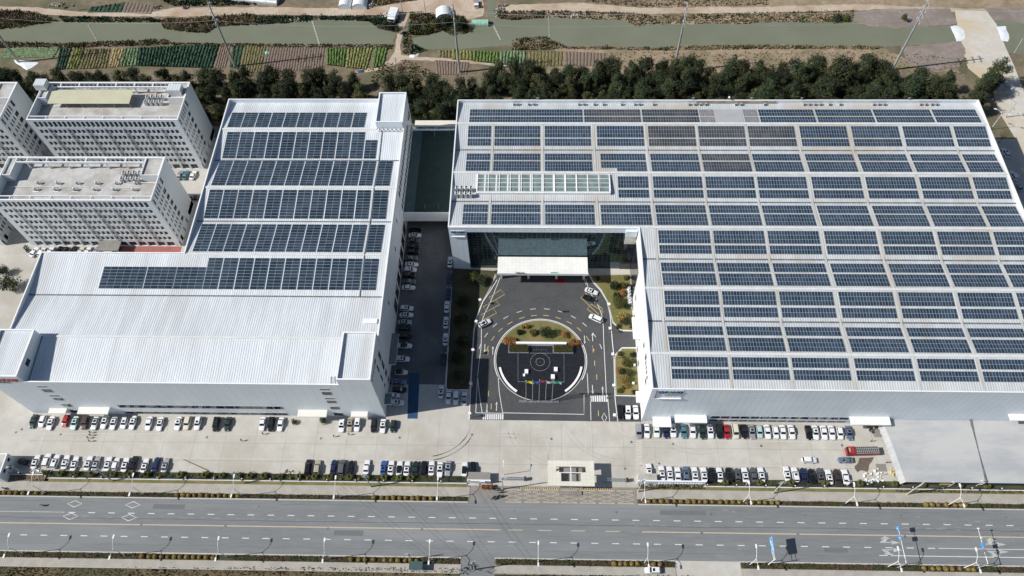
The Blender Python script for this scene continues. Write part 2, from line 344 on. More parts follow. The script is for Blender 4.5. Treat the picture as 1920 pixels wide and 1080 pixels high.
def arrow(x, y, up):
    s = 1 if up else -1
    mk.face([(x,y-.1,Zr),(x+3.6,y-.1,Zr),(x+3.6,y+.15,Zr),(x,y+.15,Zr)], m_worn)
    mk.face([(x+3.4,y-.6,Zr),(x+6.2,y,Zr),(x+3.4,y+.6,Zr)], m_worn)
    a = [(x+.2,y+.15*s,Zr),(x+1.6,y+.15*s,Zr),(x+2.6,y+1.1*s,Zr),(x+1.2,y+1.1*s,Zr)]; mk.face(a if up else a[::-1], m_worn)
    b = [(x+.3,y+1.1*s,Zr),(x+3.4,y+1.1*s,Zr),(x+1.9,y+1.9*s,Zr)]; mk.face(b if up else b[::-1], m_worn)
for q, up in (((1650,1017),True),((1653,1031),False),((1848,1020.5),True),((1852,1034),False)):
    p = G(*q); arrow(p.x, p.y, up)
# yellow hatched box in front of the gate
hx0, hx1, hy0, hy1 = -8.2, 32.6, 66.5, 70.5
mk.ribbon([(hx0,hy0),(hx1,hy0),(hx1,hy1),(hx0,hy1)], .2, .02, m_wyel, True)
nx = 7
for i in range(-3, nx+3):
    for s in (1,-1):
        ax, bx = hx0+i*5.8, hx0+i*5.8+s*17.4
        t0, t1 = 0, 1; q0, q1 = ax, bx
        lo, hi = (ax, bx)
        d = bx-ax
        ta = max(0, min((hx0-ax)/d, (hx1-ax)/d)); tb = min(1, max((hx0-ax)/d, (hx1-ax)/d))
        if tb-ta > .05: mk.ribbon([(ax+d*ta, hy0+4*ta),(ax+d*tb, hy0+4*tb)], .12, .02, m_wyel)
m_tar = pm('tar_seam', (.07,.075,.08), (.11,.115,.12), 2, .8); m_scuff = pm('scuffed_asphalt', (.24,.25,.255), (.33,.34,.345), 2.5, .9)
for y, w_ in ((59.75,.16),(64.9,.05),(51.9,.05)):
    mk.ribbon([(x, y+.25*noise.noise(Vector((x*.05,y,0)))) for x in range(-200,201,4)], w_, .0065, m_tar)
rnd = random.Random(4)
for _ in range(130):
    x = rnd.uniform(-150,150); y = 60.25+rnd.gauss(0,.22) if rnd.random() < .7 else rnd.uniform(50.5,65.5); l = rnd.uniform(.3,2.4); h_ = rnd.uniform(.04,.16); mk.prism([(x,y),(x+l,y-h_*.4),(x+l*.8,y+h_),(x+l*.1,y+h_*.8)], .0072, .0072, m_scuff)
for x, y, l, h_ in ((-60,55.6,9,1.6),(40,63.2,14,1.4),(88,52.8,7,1.2),(-118,62.9,10,1.5)): mk.prism([(x,y),(x+l,y),(x+l,y+h_),(x,y+h_)], .006, .006, pm('asphalt_patch_%d' % x, (.13,.138,.142), (.155,.163,.167), 1.5, .85))
struct(mk.obj('road_marking'))
for x0, x1, sd_ in ((-3.5,8.2,'left'),(12.4,26.2,'right')):
    x = x0; sb = MB()
    while x < x1: sb.box(x, x+.35, 70.75, 71.15, .01, .07, m_dark); sb.box(x+.35, x+.7, 70.75, 71.15, .01, .07, m_yellow); x += .7
    tag(sb.obj('speed_bump'), '%s black and yellow striped speed bump at the yellow hatched gate box' % sd_, 'speed bump')
mh = MB()
for q in ((485,950),(774,955.5),(615,991),(791,992.5),(965,958),(1156,960.5),(995,995),(1171,997),(1316,999.5),(1333,964),(1511,965),(1690,967),(1496,1001),(1697,1006),(1837,1009),(1886,971),(265,984),(423,986),(602,822),(749.5,820.5),(885,815),(1034,823),(1184,829),(1262,832.5),(1172,878.5),(1236,869.5),(1427.5,836),(41,805),(30,811),(114,814),(388,820),(1579,835)):
    p = G(*q); k = [(p.x+.42*math.cos(t*.5236), p.y+.42*math.sin(t*.5236), .016) for t in range(12)]; mh.face(k, m_gut)
struct(mh.obj('manhole_cover'))
# --- yard markings and joints
ym = MB(); Zy = .013
m_track = pm('tyre_track', (.39,.365,.32), (.46,.44,.395), .8, .9)
for cx, cy, r_, a0, a1 in ((-34,92,14,-80,20),(-36,94,17,-75,10),(10,92,16,190,260),(30,95,18,200,275),(-8,70,22,60,110),(55,100,20,230,285)):
    for d_ in (0,1.6): ym.ribbon([(cx+(r_+d_)*math.cos(R(a)), cy+(r_+d_)*.8*math.sin(R(a))) for a in range(a0,a1,5)], .28, .0105, m_track)
m_joint = pm('slab_joint', (.27,.25,.22)); m_yline = pm('faded_yard_line', (.5,.47,.4), (.6,.57,.5), 1, .85)
for y in (78.6, 84.6): dash(ym, -165, 120, y, 300, 285, .09, m_joint, Zy)
for i in range(-16, 12): ym.face([(i*10-.04,71.7,Zy),(i*10+.04,71.7,Zy),(i*10+.04,93,Zy),(i*10-.04,93,Zy)], m_joint)
def yl(*pts, wd=.14, mat=m_yline): ym.ribbon(px(*pts), wd, Zy+.004, mat)
yl((20,812),(560,815)); yl((560,815),(720,816)); yl((720,863),(930,866),(946,872),(949,900)); yl((1213,871),(1620,877)); yl((1200,825),(1600,829)); yl((60,856),(560,861))
yl((976,787),(1000,795),(1020,815),(1027,835),(1028,862)); yl((1028,789),(1028,863)); yl((1039,789),(1040,863)); yl((1097,789),(1098,863)); yl((1108,789),(1110,864)); yl((1143,790),(1152,802),(1170,812),(1185,819)); yl((1155,790),(1172,806),(1195,818))
for k in range(7): yl((985+k*6,793+k*6),(1026,787+k*7.5))
for k in range(12):
    a = G(1192,827+k*4.1); ym.face([(a.x,a.y-.22,Zy+.004),(a.x+2.0,a.y-.22,Zy+.004),(a.x+2.0,a.y+.22,Zy+.004),(a.x,a.y+.22,Zy+.004)], m_yline)
yl((1193,900),(1193,880),(1197,874),(1213,871))
for k in range(9): yl((1004+k*1.5,0+824),(1004,823)) if k < 0 else None
struct(ym.obj('yard_marking'))
bl = MB(); a = px((766,698),(787,699),(783,785),(764,785)); bl.prism(a, 0, .02, m_blue); struct(bl.obj('blue_painted_strip'))
struct(tri_fill('wet_patch', wobble(px((1612,858),(1638,857),(1634,868),(1626,884),(1608,886),(1604,876)), .6, .9, 3), .02, m_wet))
rp = rect('red_paving', -158, -133, 155.5, 162, .02, m_redp)
# --- plaza
plaza = px((880,787),(884,700),(889,620),(896,590),(906,565),(920,540),(932,515),(1104,515),(1112,530),(1126,545),(1138,565),(1144,590),(1148,604),(1165,620),(1190,621),(1193,652),(1166,652),(1151,668),(1153,742),(1200,743),(1203,791))
struct(tri_fill('plaza', plaza, .03, m_plaza))
pk = MB(); Zp = .036
def cm(pts, n=6):
    "smooth curve through points"
    out = []; P_ = [Vector((*p,0)) for p in pts]; P_ = [P_[0]]+P_+[P_[-1]]
    for i in range(1, len(P_)-2):
        for j in range(n):
            t = j/n; a, b, c, d = P_[i-1], P_[i], P_[i+1], P_[i+2]
            q = .5*((2*b)+(c-a)*t+(2*a-5*b+4*c-d)*t*t+(3*b-a-3*c+d)*t**3); out.append((q.x,q.y))
    out.append((P_[-2].x,P_[-2].y)); return out
def pl(*pts, wd=.2, mat=m_white): pk.ribbon(cm(px(*pts)), wd, Zp, mat)
OC = (3.2, 115.7)
pk.ribbon([(OC[0]+15.9*math.cos(t), OC[1]+15.9*math.sin(t)) for t in [R(i*4-28) for i in range(60)]], .28, Zp, m_white)
pk.ribbon(px((942.5,774),(1095,777),(1095,740),(1103,740),(1102,720),(1101,700)), .2, Zp, m_white)
pk.ribbon(px((934,705),(936,735),(942.5,774)), .2, Zp, m_white)
pl((1137,743),(1135,700),(1132,640),(1130,600),(1122,575),(1105,545),(1098,522)); pl((892,774),(896,700),(902,650),(903,610),(908,590),(920,565),(937,522))
pl((904,774),(899,740),(895,700)); pk.ribbon(px((892,774),(944,775)), .2, Zp, m_white)
pk.ribbon(px((1061,516.5),(1092,516.5),(1099,534)), .15, Zp, m_white)
pk.ribbon(px((1107,745),(1108,788)), .2, Zp, m_white); pk.ribbon(px((1139,740),(1143,790)), .2, Zp, m_white)
for i in range(10):
    a = G(906.5+i*4.0, 781.5); pk.face([(a.x-.25,a.y-.95,Zp),(a.x+.25,a.y-.95,Zp),(a.x+.25,a.y+.95,Zp),(a.x-.25,a.y+.95,Zp)], m_white)
    if i < 8:
        a = G(1108+i*4.2, 747.5); pk.face([(a.x-.25,a.y-1.1,Zp),(a.x+.25,a.y-1.1,Zp),(a.x+.25,a.y+1.1,Zp),(a.x-.25,a.y+1.1,Zp)], m_white)
for r_, mat, sp_ in ((21.6, m_white, 0), (18.9, m_yellow, 3)):
    for d in (18, 31, 45, 58, 71, 84, 97, 110, 124, 137, 150, 163):
        t = R(d); dt = 1.0/r_
        pk.ribbon([(OC[0]+r_*1.02*math.cos(t-dt), OC[1]-1.4+r_*math.sin(t-dt)),(OC[0]+r_*1.02*math.cos(t+dt), OC[1]-1.4+r_*math.sin(t+dt))], .2, Zp, mat)
for q in ((1112,656),(1115,681),(1119,707),(1122,775),(915,660),(916,738),(921,762)):
    a = G(*q); pk.face([(a.x-.1,a.y-1,Zp),(a.x+.1,a.y-1,Zp),(a.x+.1,a.y+1,Zp),(a.x-.1,a.y+1,Zp)], m_yellow)
for x, y, s in ((1096,637,-1),(1111,632,1),(909,653,-1),(924,657,1),(913,766,-1),(931,762,1),(1111,730,-1),(1130,733,1)):
    a = G(x, y); pk.ribbon([(a.x,a.y-1.6*s),(a.x,a.y+.9*s)], .22, Zp, m_white); q = [(a.x-.35,a.y+.6*s,Zp),(a.x+.35,a.y+.6*s,Zp),(a.x,a.y+1.7*s,Zp)]; pk.face(q if s > 0 else q[::-1], m_white)
a = G(1133,783); pk.ribbon([(a.x-.8,a.y),(a.x,a.y+1.6),(a.x+.8,a.y),(a.x,a.y-1.6)], .2, Zp, m_white, True)
for q in (((917,558),(939,543),(946,552),(923,566)),((906,575),(929,562),(937,571),(913,584)),((902,590),(925,578),(931,587),(908,599)),((1089,558),(1097,549),(1130,580),(1123,590)),((1101,580),(1108,570),(1131,585),(1124,596))):
    pk.ribbon(px(*q), .16, Zp, m_yellow, True)
struct(pk.obj('plaza_marking'))
# kerbs of the garden beds
gk = MB()
def kerb(*pts): gk.ribbon(cm(px(*pts), 4), .22, .12, m_cap); 
for path in ([(880,787),(884,700),(889,620),(896,590),(906,565),(920,545),(932,525)],[(1104,515),(1112,530),(1126,545),(1138,565),(1144,590),(1148,640),(1151,668),(1153,745),(1158,790)],[(1148,604),(1165,620.5),(1190,621)],[(1193,652),(1166,652),(1151,668)],[(1153,742),(1200,743)],[(847,540),(836,727),(840,731),(878,731)]):
    P_ = px(*path)
    for a, b in zip(P_, P_[1:]):
        d = Vector((b[0]-a[0], b[1]-a[1])).normalized(); n_ = Vector((-d.y, d.x))*.11
        gk.prism([(a[0]-n_.x,a[1]-n_.y),(b[0]-n_.x,b[1]-n_.y),(b[0]+n_.x,b[1]+n_.y),(a[0]+n_.x,a[1]+n_.y)], 0, .13, m_cap)
struct(gk.obj('kerb'))
def bed(name, pts, mat, z=.05): return struct(tri_fill(name, px(*pts), z, mat))
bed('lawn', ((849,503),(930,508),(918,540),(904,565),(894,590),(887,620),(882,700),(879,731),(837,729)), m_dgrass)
bed('lawn', ((1107,517),(1181,515),(1187,619),(1166,618),(1150,603),(1146,588),(1140,565),(1128,543),(1114,528)), m_grass)
bed('lawn', ((1154,669),(1167,654),(1192,654),(1198,741),(1156,741)), m_grass)
bed('paving', ((1112,503),(1180,505),(1180,514),(1107,513)), m_pale, .06)
# oval island
half = [(OC[0]+15.3*math.cos(R(i*3)), OC[1]+15.3*math.sin(R(i*3))) for i in range(120)]
struct(tri_fill('paving', half, .1, m_granite))
struct(tri_fill('lawn', [p for p in half if p[1] > 121.2]+[], .14, m_grass))
ring = MB(); ring.ribbon([(OC[0]+15.4*math.cos(R(i*3)), OC[1]+15.4*math.sin(R(i*3))) for i in range(120)], .3, .15, m_kerb, True); struct(ring.obj('kerb'))
FT = thing('fountain', 'two rings of pale fountain nozzles set in the black oval paving', 'fountain', (3.1,114.75,.1))
nz = MB(); nz.cyl((0,0,0),(0,0,.12),.08,.06,m_cap,5); NZ = nz.mesh('nozzle')
for r_, n_ in ((3.35, 56), (1.45, 30)):
    for i in range(n_): t = 2*math.pi*i/n_; put('nozzle', NZ, FT, (r_*math.cos(t), r_*math.sin(t), 0))
put('nozzle', NZ, FT, (0,0,0))
for i in range(6): put('nozzle', NZ, FT, (-2.1+i*.85,4.65,0))
pf = MB()
for a in ([(-4.6,118.1),(11.3,118.1),(11.2,107.3),(-4.4,107.3)],): pf.ribbon(a, .25, .16, m_gut, True); pf.prism([(p[0]*.985+.03,p[1]*.985+1.7) for p in a], .1, .15, m_granite)
struct(pf.obj('platform'))
# --- river, banks, fields
riverW = px((-330,62),(0,57),(50,48),(100,41),(160,38),(250,41),(295,43),(330,50),(390,57),(410,48),(480,46),(545,40),(605,33),(692,40),(712,52),(742,60),(737,80),(717,88),(605,86),(480,83),(400,81),(312,79),(190,83),(115,86),(0,79),(-330,86))
riverM = px((771,72),(805,65),(830,57),(855,62),(880,57),(922,45),(914,20),(912,-90),(935,-90),(930,0),(932,32),(960,36),(1022,31),(1172,37),(1185,46),(1235,43),(1272,47),(1335,42),(1385,45),(1440,39),(1540,42),(1600,38),(1615,47),(1680,54),(1782,46),(1787,62),(1800,79),(1715,84),(1657,88),(1540,86),(1440,87),(1335,85),(1235,90),(1135,87),(1062,87),(1022,78),(985,78),(955,85),(855,92),(792,92),(775,82))
riverE = px((1862,36),(1920,43),(2300,60),(2300,118),(1920,102),(1890,99),(1877,72))
for k, r_ in enumerate((riverW, riverM, riverE)): struct(tri_fill('river', wobble(r_, 1.6, .8, k), .03, m_water))
def band(name, up, lo, mat, z, sd=0): return struct(tri_fill(name, wobble(px(*up)+px(*lo)[::-1], 2, .7, sd), z, mat))
band('dirt_road', ((-400,14),(0,12),(70,14),(150,22),(287,22),(325,14),(480,13),(630,15),(705,13),(780,1),(820,-8),(905,-4),(908,18),(905,30),(880,36),(800,26),(752,22)),((-400,22),(0,20),(125,30),(350,31),(480,27),(692,30),(700,29)), m_dirt, .014, 5)
band('dirt_road', ((934,16),(960,9),(1085,5),(1210,15),(1440,12),(1600,8),(1800,16),(2300,26)),((934,30),(960,24),(1110,22),(1222,26),(1440,24),(1620,19),(1780,22),(2300,40)), m_dirt, .014, 6)
band('dirt_path', ((764,22),(757,40),(750,60),(740,85),(735,105),(720,115),(690,130),(660,137)),((745,22),(741,50),(748,60),(755,85),(752,103),(790,112),(880,118),(960,124)), m_dirt, .018, 7) if 0 else struct(tri_fill('dirt_path', wobble(px((752,22),(768,22),(757,55),(750,85),(752,103),(775,106),(860,111),(960,122),(960,126),(850,116),(790,113),(760,112),(730,125),(700,134),(665,137),(665,132),(700,126),(728,114),(740,98),(743,75),(748,50)), 1.5, .5, 8), .02, m_dirt))
struct(tri_fill('concrete_causeway', px((1790,19),(1850,21),(1868,45),(1885,88),(1900,120),(1920,172),(1990,330),(1930,400),(1905,262),(1870,205),(1860,165),(1815,128),(1800,80),(1795,50)), .04, m_pale))
struct(tri_fill('silt_bank', wobble(px((1598,24),(1640,17),(1780,16),(1796,45),(1680,54),(1612,46)), 1.5, .8, 9), .045, m_mud))
struct(tri_fill('silt_bank', wobble(px((1690,88),(1750,82),(1803,77),(1812,100),(1800,125),(1740,135),(1700,115)), 1.5, .8, 10), .045, m_mud))
struct(tri_fill('silt_bank', wobble(px((1845,15),(1960,15),(2200,30),(2200,60),(1920,44),(1863,37)), 1.5, .8, 12), .045, m_mud))
def crop(poly, rows, mat, label, h=.35, name='crop_rows', soil=m_crop[3], lat=False, fill=.9):
    if mat is not m_crop[3]: soil = m_scrub if mat in (m_crop[5], m_crop[6]) else m_dgrass
    "planted ridges running away from the viewer inside a four-sided plot"
    a, b, c, d = [Vector((*p,0)) for p in px(*poly)]      # far-left, far-right, near-right, near-left
    if lat: a, b, c, d = b, c, d, a
    mb = MB(); mb.face([tuple(d+Vector((0,0,.02))),tuple(c+Vector((0,0,.02))),tuple(b+Vector((0,0,.02))),tuple(a+Vector((0,0,.02)))], soil)
    n = max(4, int((a-d).length/.7)); rnd = random.Random(zlib.crc32(label.encode()) % 999)
    for i in range(rows):
        t0, t1 = (i+.5-fill/2)/rows, (i+.5+fill/2)/rows
        cols = []
        for j in range(n+1):
            s = j/n; L_ = a.lerp(d, s); Q = b.lerp(c, s); k = []
            for q, z in ((0,.02),(.22,.8),(.5,1),(.78,.8),(1,.02)):
                p = L_.lerp(Q, t0+(t1-t0)*q); nz = noise.noise(Vector((p.x*1.1,p.y*1.1,3)))
                k.append((p.x+nz*.22+.12*(rnd.random()-.5), p.y, .02+h*z*(1+.6*nz+.9*(rnd.random()-.5)*(mat is not m_crop[3]))))
            cols.append(k)
        for j in range(n):
            for q in range(4): mb.face([cols[j+1][q],cols[j+1][q+1],cols[j][q+1],cols[j][q]], mat)
    o = mb.obj(name); tag(o, label, 'crops', 'vegetable plots by the river', 'stuff'); return o
K = m_crop
crop(((10,90),(112,88),(100,108),(0,110)), 5, K[4], 'pale leafy vegetables in the leftmost riverside plot', .5, lat=True)
crop(((112,91),(135,92),(122,131),(104,131)), 4, K[0], 'narrow dark green vegetable rows right of the white sheet', .5)
crop(((138,91),(160,90),(146,130),(124,130)), 4, K[2], 'yellow flowering rows in the left field', .5)
crop(((161,92),(208,92),(200,128),(147,130)), 9, K[5], 'mixed brown and green rows in the left field', .4)
crop(((212,92),(233,92),(222,126),(203,127)), 4, K[6], 'straw coloured rows beside the pale green rows', .4)
crop(((234,91),(262,90),(256,124),(224,125)), 5, K[4], 'pale green cabbage rows beside the straw coloured rows', .5)
crop(((262,90),(412,84),(398,128),(256,124)), 24, K[0], 'large plot of dense dark green cabbages beside the river', .6)
crop(((413,85),(433,84),(424,126),(400,130)), 5, K[3], 'five bare brown ridges left of the leftmost power pole', .25)
crop(((436,86),(457,86),(448,130),(430,126)), 3, K[0], 'dark green vegetable rows around the leftmost power pole', .4)
crop(((458,86),(500,87),(488,138),(450,132)), 8, K[5], 'thin brown and green ridges right of the leftmost power pole', .3)
crop(((501,88),(610,89),(605,128),(490,138)), 22, K[3], 'wide plot of bare reddish brown ridges by the river', .25)
crop(((612,91),(650,91),(646,126),(612,122)), 7, K[1], 'green vegetable rows right of the bare ridges', .5)
crop(((652,90),(700,90),(688,131),(648,127)), 8, K[2], 'yellow green vegetable rows near the dirt path', .5)
crop(((703,90),(728,91),(720,124),(697,128)), 4, K[1], 'bright green vegetable rows nearest to the dirt path', .5)
crop(((765,43),(812,50),(804,62),(764,60)), 6, K[0], 'small dark green vegetable plot on the north bank', .5)
crop(((822,94),(846,95),(846,108),(822,108)), 4, K[5], 'short olive rows south of the river', .4)
crop(((848,93),(886,96),(886,113),(848,112)), 6, K[2], 'yellow green lettuce rows beside the second power pole', .5)
crop(((888,96),(936,98),(934,120),(886,115)), 8, K[1], 'dense bright green lettuce plot right of the second power pole', .5)
crop(((938,96),(986,97),(984,126),(936,121)), 8, K[4], 'bright cabbage rows at the right end of the lettuce plots', .5)
crop(((990,97),(1056,97),(1054,124),(990,124)), 10, K[5], 'withered brown rows right of the cabbage plot', .3)
crop(((1058,97),(1136,100),(1134,124),(1058,124)), 12, K[3], 'bare brown rows behind the tree belt', .25)
crop(((815,113),(880,117),(876,140),(818,140)), 12, K[3], 'bare brown plot south of the field path', .25)
crop(((170,14),(235,5),(228,24),(164,24)), 8, K[0], 'dark green rows north of the dirt road', .4)
crop(((236,4),(290,11),(284,26),(228,24)), 8, K[3], 'bare grey brown ridges north of the dirt road', .25)
# --- reeds and scrub: countless blades
def scrub(name, poly, n, hh, mats, label, z=.03, wd=.28, cat='reeds', sd=1):
    P_ = px(*poly); xs = [p[0] for p in P_]; ys = [p[1] for p in P_]; rnd = random.Random(sd); mb = MB(); k = 0
    while k < n:
        x, y = rnd.uniform(min(xs), max(xs)), rnd.uniform(min(ys), max(ys))
        if not inpoly(x, y, P_): continue
        k += 1; g = .5+noise.noise(Vector((x*.22,y*.22,sd))); m = mats[0] if g < .5 or len(mats) < 2 else mats[1]
        for _ in range(3):
            a = rnd.uniform(0, 6.28); h = hh*rnd.uniform(.35, .9)*(.5+.9*max(0,g)); ux, uy = math.cos(a)*wd, math.sin(a)*wd; lx, ly = rnd.gauss(0,.28)*h, rnd.gauss(0,.28)*h
            mb.face([(x-ux,y-uy,z),(x+ux,y+uy,z),(x+ux*.4+lx,y+uy*.4+ly,z+h),(x-ux*.6+lx,y-uy*.6+ly,z+h*.85)], m)
    return tag(mb.obj(name), label, cat, None, 'stuff')
W = m_brown
scrub('reed_bank', ((-60,17),(60,22),(110,40),(60,47),(45,52),(-60,58)), 1500, 1.6, (W, m_scrub), 'brown reeds filling the top left riverbank', sd=2)
scrub('reed_bank', ((110,31),(290,34),(300,42),(250,42),(120,42)), 700, .9, (m_scrub, K[0]), 'low dark scrub along the left north bank', sd=3)
scrub('reed_bank', ((297,38),(335,36),(480,28),(480,46),(405,50),(385,62),(345,60),(310,55)), 1700, 1.7, (W, m_scrub), 'tall brown reeds bulging into the river by the left power pole', sd=4)
scrub('reed_bank', ((480,30),(560,30),(690,30),(745,25),(748,60),(712,55),(692,40),(600,37),(545,43),(480,47)), 1500, 1.2, (m_scrub, K[0]), 'green and brown scrub on the middle north bank', sd=5)
scrub('reed_bank', ((-60,78),(110,82),(310,74),(322,80),(312,84),(190,88),(115,91),(-60,90)), 1200, 1.2, (W, m_scrub), 'dry reeds along the left south bank', sd=6)
scrub('reed_bank', ((322,80),(480,82),(740,84),(735,92),(480,89),(322,86)), 900, .7, (m_scrub, K[5]), 'thin grassy fringe on the middle south bank', sd=7)
scrub('reed_bank', ((770,24),(830,28),(870,32),(885,60),(850,68),(830,58),(800,66),(768,66),(768,45)), 1400, 1.5, (m_scrub, m_leafy), 'overgrown headland between path and river', sd=8)
scrub('reed_bank', ((1020,20),(1190,24),(1220,30),(1440,24),(1600,20),(1600,38),(1540,43),(1440,41),(1385,46),(1335,44),(1235,46),(1190,50),(1172,38),(1022,33)), 1700, 1.1, (W, m_scrub), 'brown scrub along the right north bank', sd=9)
scrub('reed_bank', ((932,22),(1020,21),(1022,33),(960,38),(934,34)), 600, 1.3, (W, m_scrub), 'reeds at the mouth of the side channel', sd=10)
scrub('reed_bank', ((960,74),(1022,68),(1062,88),(1136,88),(1235,90),(1335,85),(1540,86),(1660,88),(1640,93),(1440,92),(1240,95),(1060,92),(960,95)), 1300, 1.1, (W, m_scrub), 'orange brown grass along the right south bank', sd=11)
scrub('rough_grass', ((1140,98),(1640,96),(1810,110),(1815,140),(1500,120),(1240,130),(1140,125)), 800, .6, (m_scrub, W), 'rough dry grass between river and tree belt', sd=12, cat='grass')
scrub('rough_grass', ((690,128),(760,112),(830,142),(800,160),(700,165)), 700, .7, (W, m_scrub), 'patch of dry grass behind the gap in the tree belt', sd=13, cat='grass')
scrub('rough_grass', ((300,0),(480,0),(480,10),(325,12)), 500, 1.2, (m_scrub, K[0]), 'scrub north of the dirt road', sd=14, cat='grass')
scrub('rough_grass', ((700,0),(775,0),(700,12)), 300, 1.2, (m_scrub, W), 'scrub beside the twin white tunnels', sd=15, cat='grass')
scrub('rough_grass', ((1085,-10),(1440,-10),(1440,10),(1210,13),(1090,3)), 900, .9, (W, m_scrub), 'scrub along the top edge north of the dirt road', sd=16, cat='grass')
scrub('rough_grass', ((756,60),(768,62),(775,84),(800,95),(770,104),(755,100)), 300, .9, (m_scrub, K[0]), 'weeds on the river side of the dirt path', sd=17, cat='grass')
scrub('rough_grass', ((-100,1064),(930,1064),(930,1075),(0,1110),(-100,1110)), 2500, .5, (W, m_verge), 'brown grass verge below the lower pavement', sd=18, cat='grass', wd=.15)
scrub('rough_grass', ((930,1077),(1300,1079),(1300,1100),(930,1100)), 700, .6, (m_scrub, m_hedge), 'dark planting at the bottom edge right of the side road', sd=19, cat='grass', wd=.15)
# ================================================================ FACTORIES
vA = [212.5,188.9,165.1,141.3,117.7,93.9]; rA = [200.9,177.2,153.4,129.2,105.7]
vB = [213.3,184.3,156.6,126.3,94.4]; rB = [198.3,170.5,141.8,110.2]
def prof(v, r, zv, zr): return sorted([(y, zv) for y in v]+[(y, zr) for y in r])
PA, PB = prof(vA, rA, 24.4, 25.7), prof(vB, rB, 23.7, 25.2)
def zat(P_, y):
    if y <= P_[0][0]: return P_[0][1]
    for (a, za), (b, zb) in zip(P_, P_[1:]):
        if y <= b: return za+(zb-za)*(y-a)/(b-a)
    return P_[-1][1]
def ribs(mb, x0, x1, P_, ya, yb, mat, step=.75, h=.055):
    "ribbed sheet roof between ya and yb following the gables"
    ys = [ya]+[p[0] for p in P_ if ya < p[0] < yb]+[yb]; n = max(1, round((x1-x0)/step)); st = (x1-x0)/n
    xs = []
    for i in range(n): a = x0+i*st; xs += [(a,0),(a+st*.55,0),(a+st*.65,h),(a+st*.9,h)]
    xs.append((x1,0))
    for y0, y1 in zip(ys, ys[1:]):
        z0, z1 = zat(P_, y0), zat(P_, y1)
        for (a, ha), (b, hb) in zip(xs, xs[1:]): mb.face([(a,y0,z0+ha),(b,y0,z0+hb),(b,y1,z1+hb),(a,y1,z1+ha)], mat)
def parapet(mb, x0, x1, y0, y1, zb, zt, mat, cap, t=.3):
    mb.box(x0, x1, y0, y1, zb, zt, mat); 
    mb.box(x0-.06, x1+.06, y0-.06, y1+.06, zt, zt+.1, cap)
# ---------------- east factory (A)
A = thing('factory_hall', 'huge white east factory hall whose flat gabled roof is covered with solar arrays', 'factory')
AW, AN, AE, AY0, AYM, AY1, AH = -28.7, 36.28, 167.4, 93.65, 152.8, 212.7, 25.9
w1 = MB(); w1.box(AN, AE, AY0, AY0+.3, 0, AH, m_wallS2); w1.obj('wall', A)
w1 = MB(); w1.box(AN, AN+.3, AY0+.3, AYM-.01, 0, AH, m_wallW); w1.obj('wall', A)
w1 = MB(); w1.box(AW, AW+.3, AYM+.3, AY1, 0, AH, m_wallW); w1.box(AE-.3, AE, AY0+.3, AY1-.3, 0, AH, m_wallW); w1.box(AW+.3, AE, AY1-.3, AY1, 0, AH, m_wallS); w1.obj('wall', A)
w1 = MB(); w1.box(AW, -22.6, AYM, AYM+.3, 0, AH, m_wallS2); w1.box(-22.6, 32.3, AYM, AYM+.3, 23.2, AH, m_wallS2); w1.box(32.3, AN+.3, AYM-.02, AYM+.28, 16.5, AH, m_wallS2); w1.box(32.1, 35.9, AYM-.8, AYM-.03, 21.9, 25.0, m_wallS2); w1.box(32.3, 36.2, AYM-.06, AYM-.03, 16.5, 21.9, m_cream, skip='B'); w1.obj('wall', A)
g1 = MB(); g1.box(-22.6, 32.3, AYM+.35, AYM+.6, 0, 23.2, m_glass)
fa = g1.obj('glass_facade', A)
g1 = MB(); g1.box(AN-.04, AN, 140, 152.75, 0, 18, m_pane); g1.box(32.3, AN+.2, AYM+.1, AYM+.3, 0, 16.45, m_pane); g1.obj('side_glazing', A)
cp = MB()
for x0, x1, y0, y1 in ((AN-.06,AE,AY0-.06,AY0+.36),(AN-.06,AN+.36,AY0+.36,AYM-.06),(AW,AN+.36,AYM-.06,AYM+.36),(AW-.06,AW+.36,AYM+.36,AY1),(AE-.36,AE+.06,AY0+.36,AY1-.36),(AW+.36,AE+.06,AY1-.36,AY1+.06)): cp.box(x0,x1,y0,y1,AH,AH+.12,m_cap)
cp.obj('parapet_coping', A)
rf = MB(); ribs(rf, AW+.3, AE-.3, PA, AYM+.3, AY1-.3, m_roofA, .78); ribs(rf, AN+.3, AE-.3, PA, AY0+.3, AYM+.3, m_roofA, .78); roofA = rf.obj('roof', A)
tr = MB()
def gl(x0, x1, y, w_, P_, mat, h=.16): z = zat(P_, y); tr.box(x0, x1, y-w_/2, y+w_/2, z-.05, z+h, mat)
for y in vA[1:-1]: gl(AW+.35 if y > AYM else AN+.35, AE-.4, y, .55, PA, m_gut, .11)
tr.obj('gutter', A); tr = MB()
for y in rA: gl(AW+.35 if y > AYM+.5 else AN+.35, AE-.4, y, .8, PA, m_ridge, .2)
tr.obj('ridge_cap', A)
m_rgap = pm('walkway_sheet', (.5,.5,.475), (.58,.58,.55), .4, .6, c3=(.46,.43,.36), s3=.1)
colsA = [(-24,-15.5),(-14.1,2.7),(4.5,21.4),(23.8,40.9),(42.7,59.9),(61.2,78.1),(79.4,96.4),(98.3,115.4),(117.2,134.3),(135.9,153.0),(154.4,166.0)]
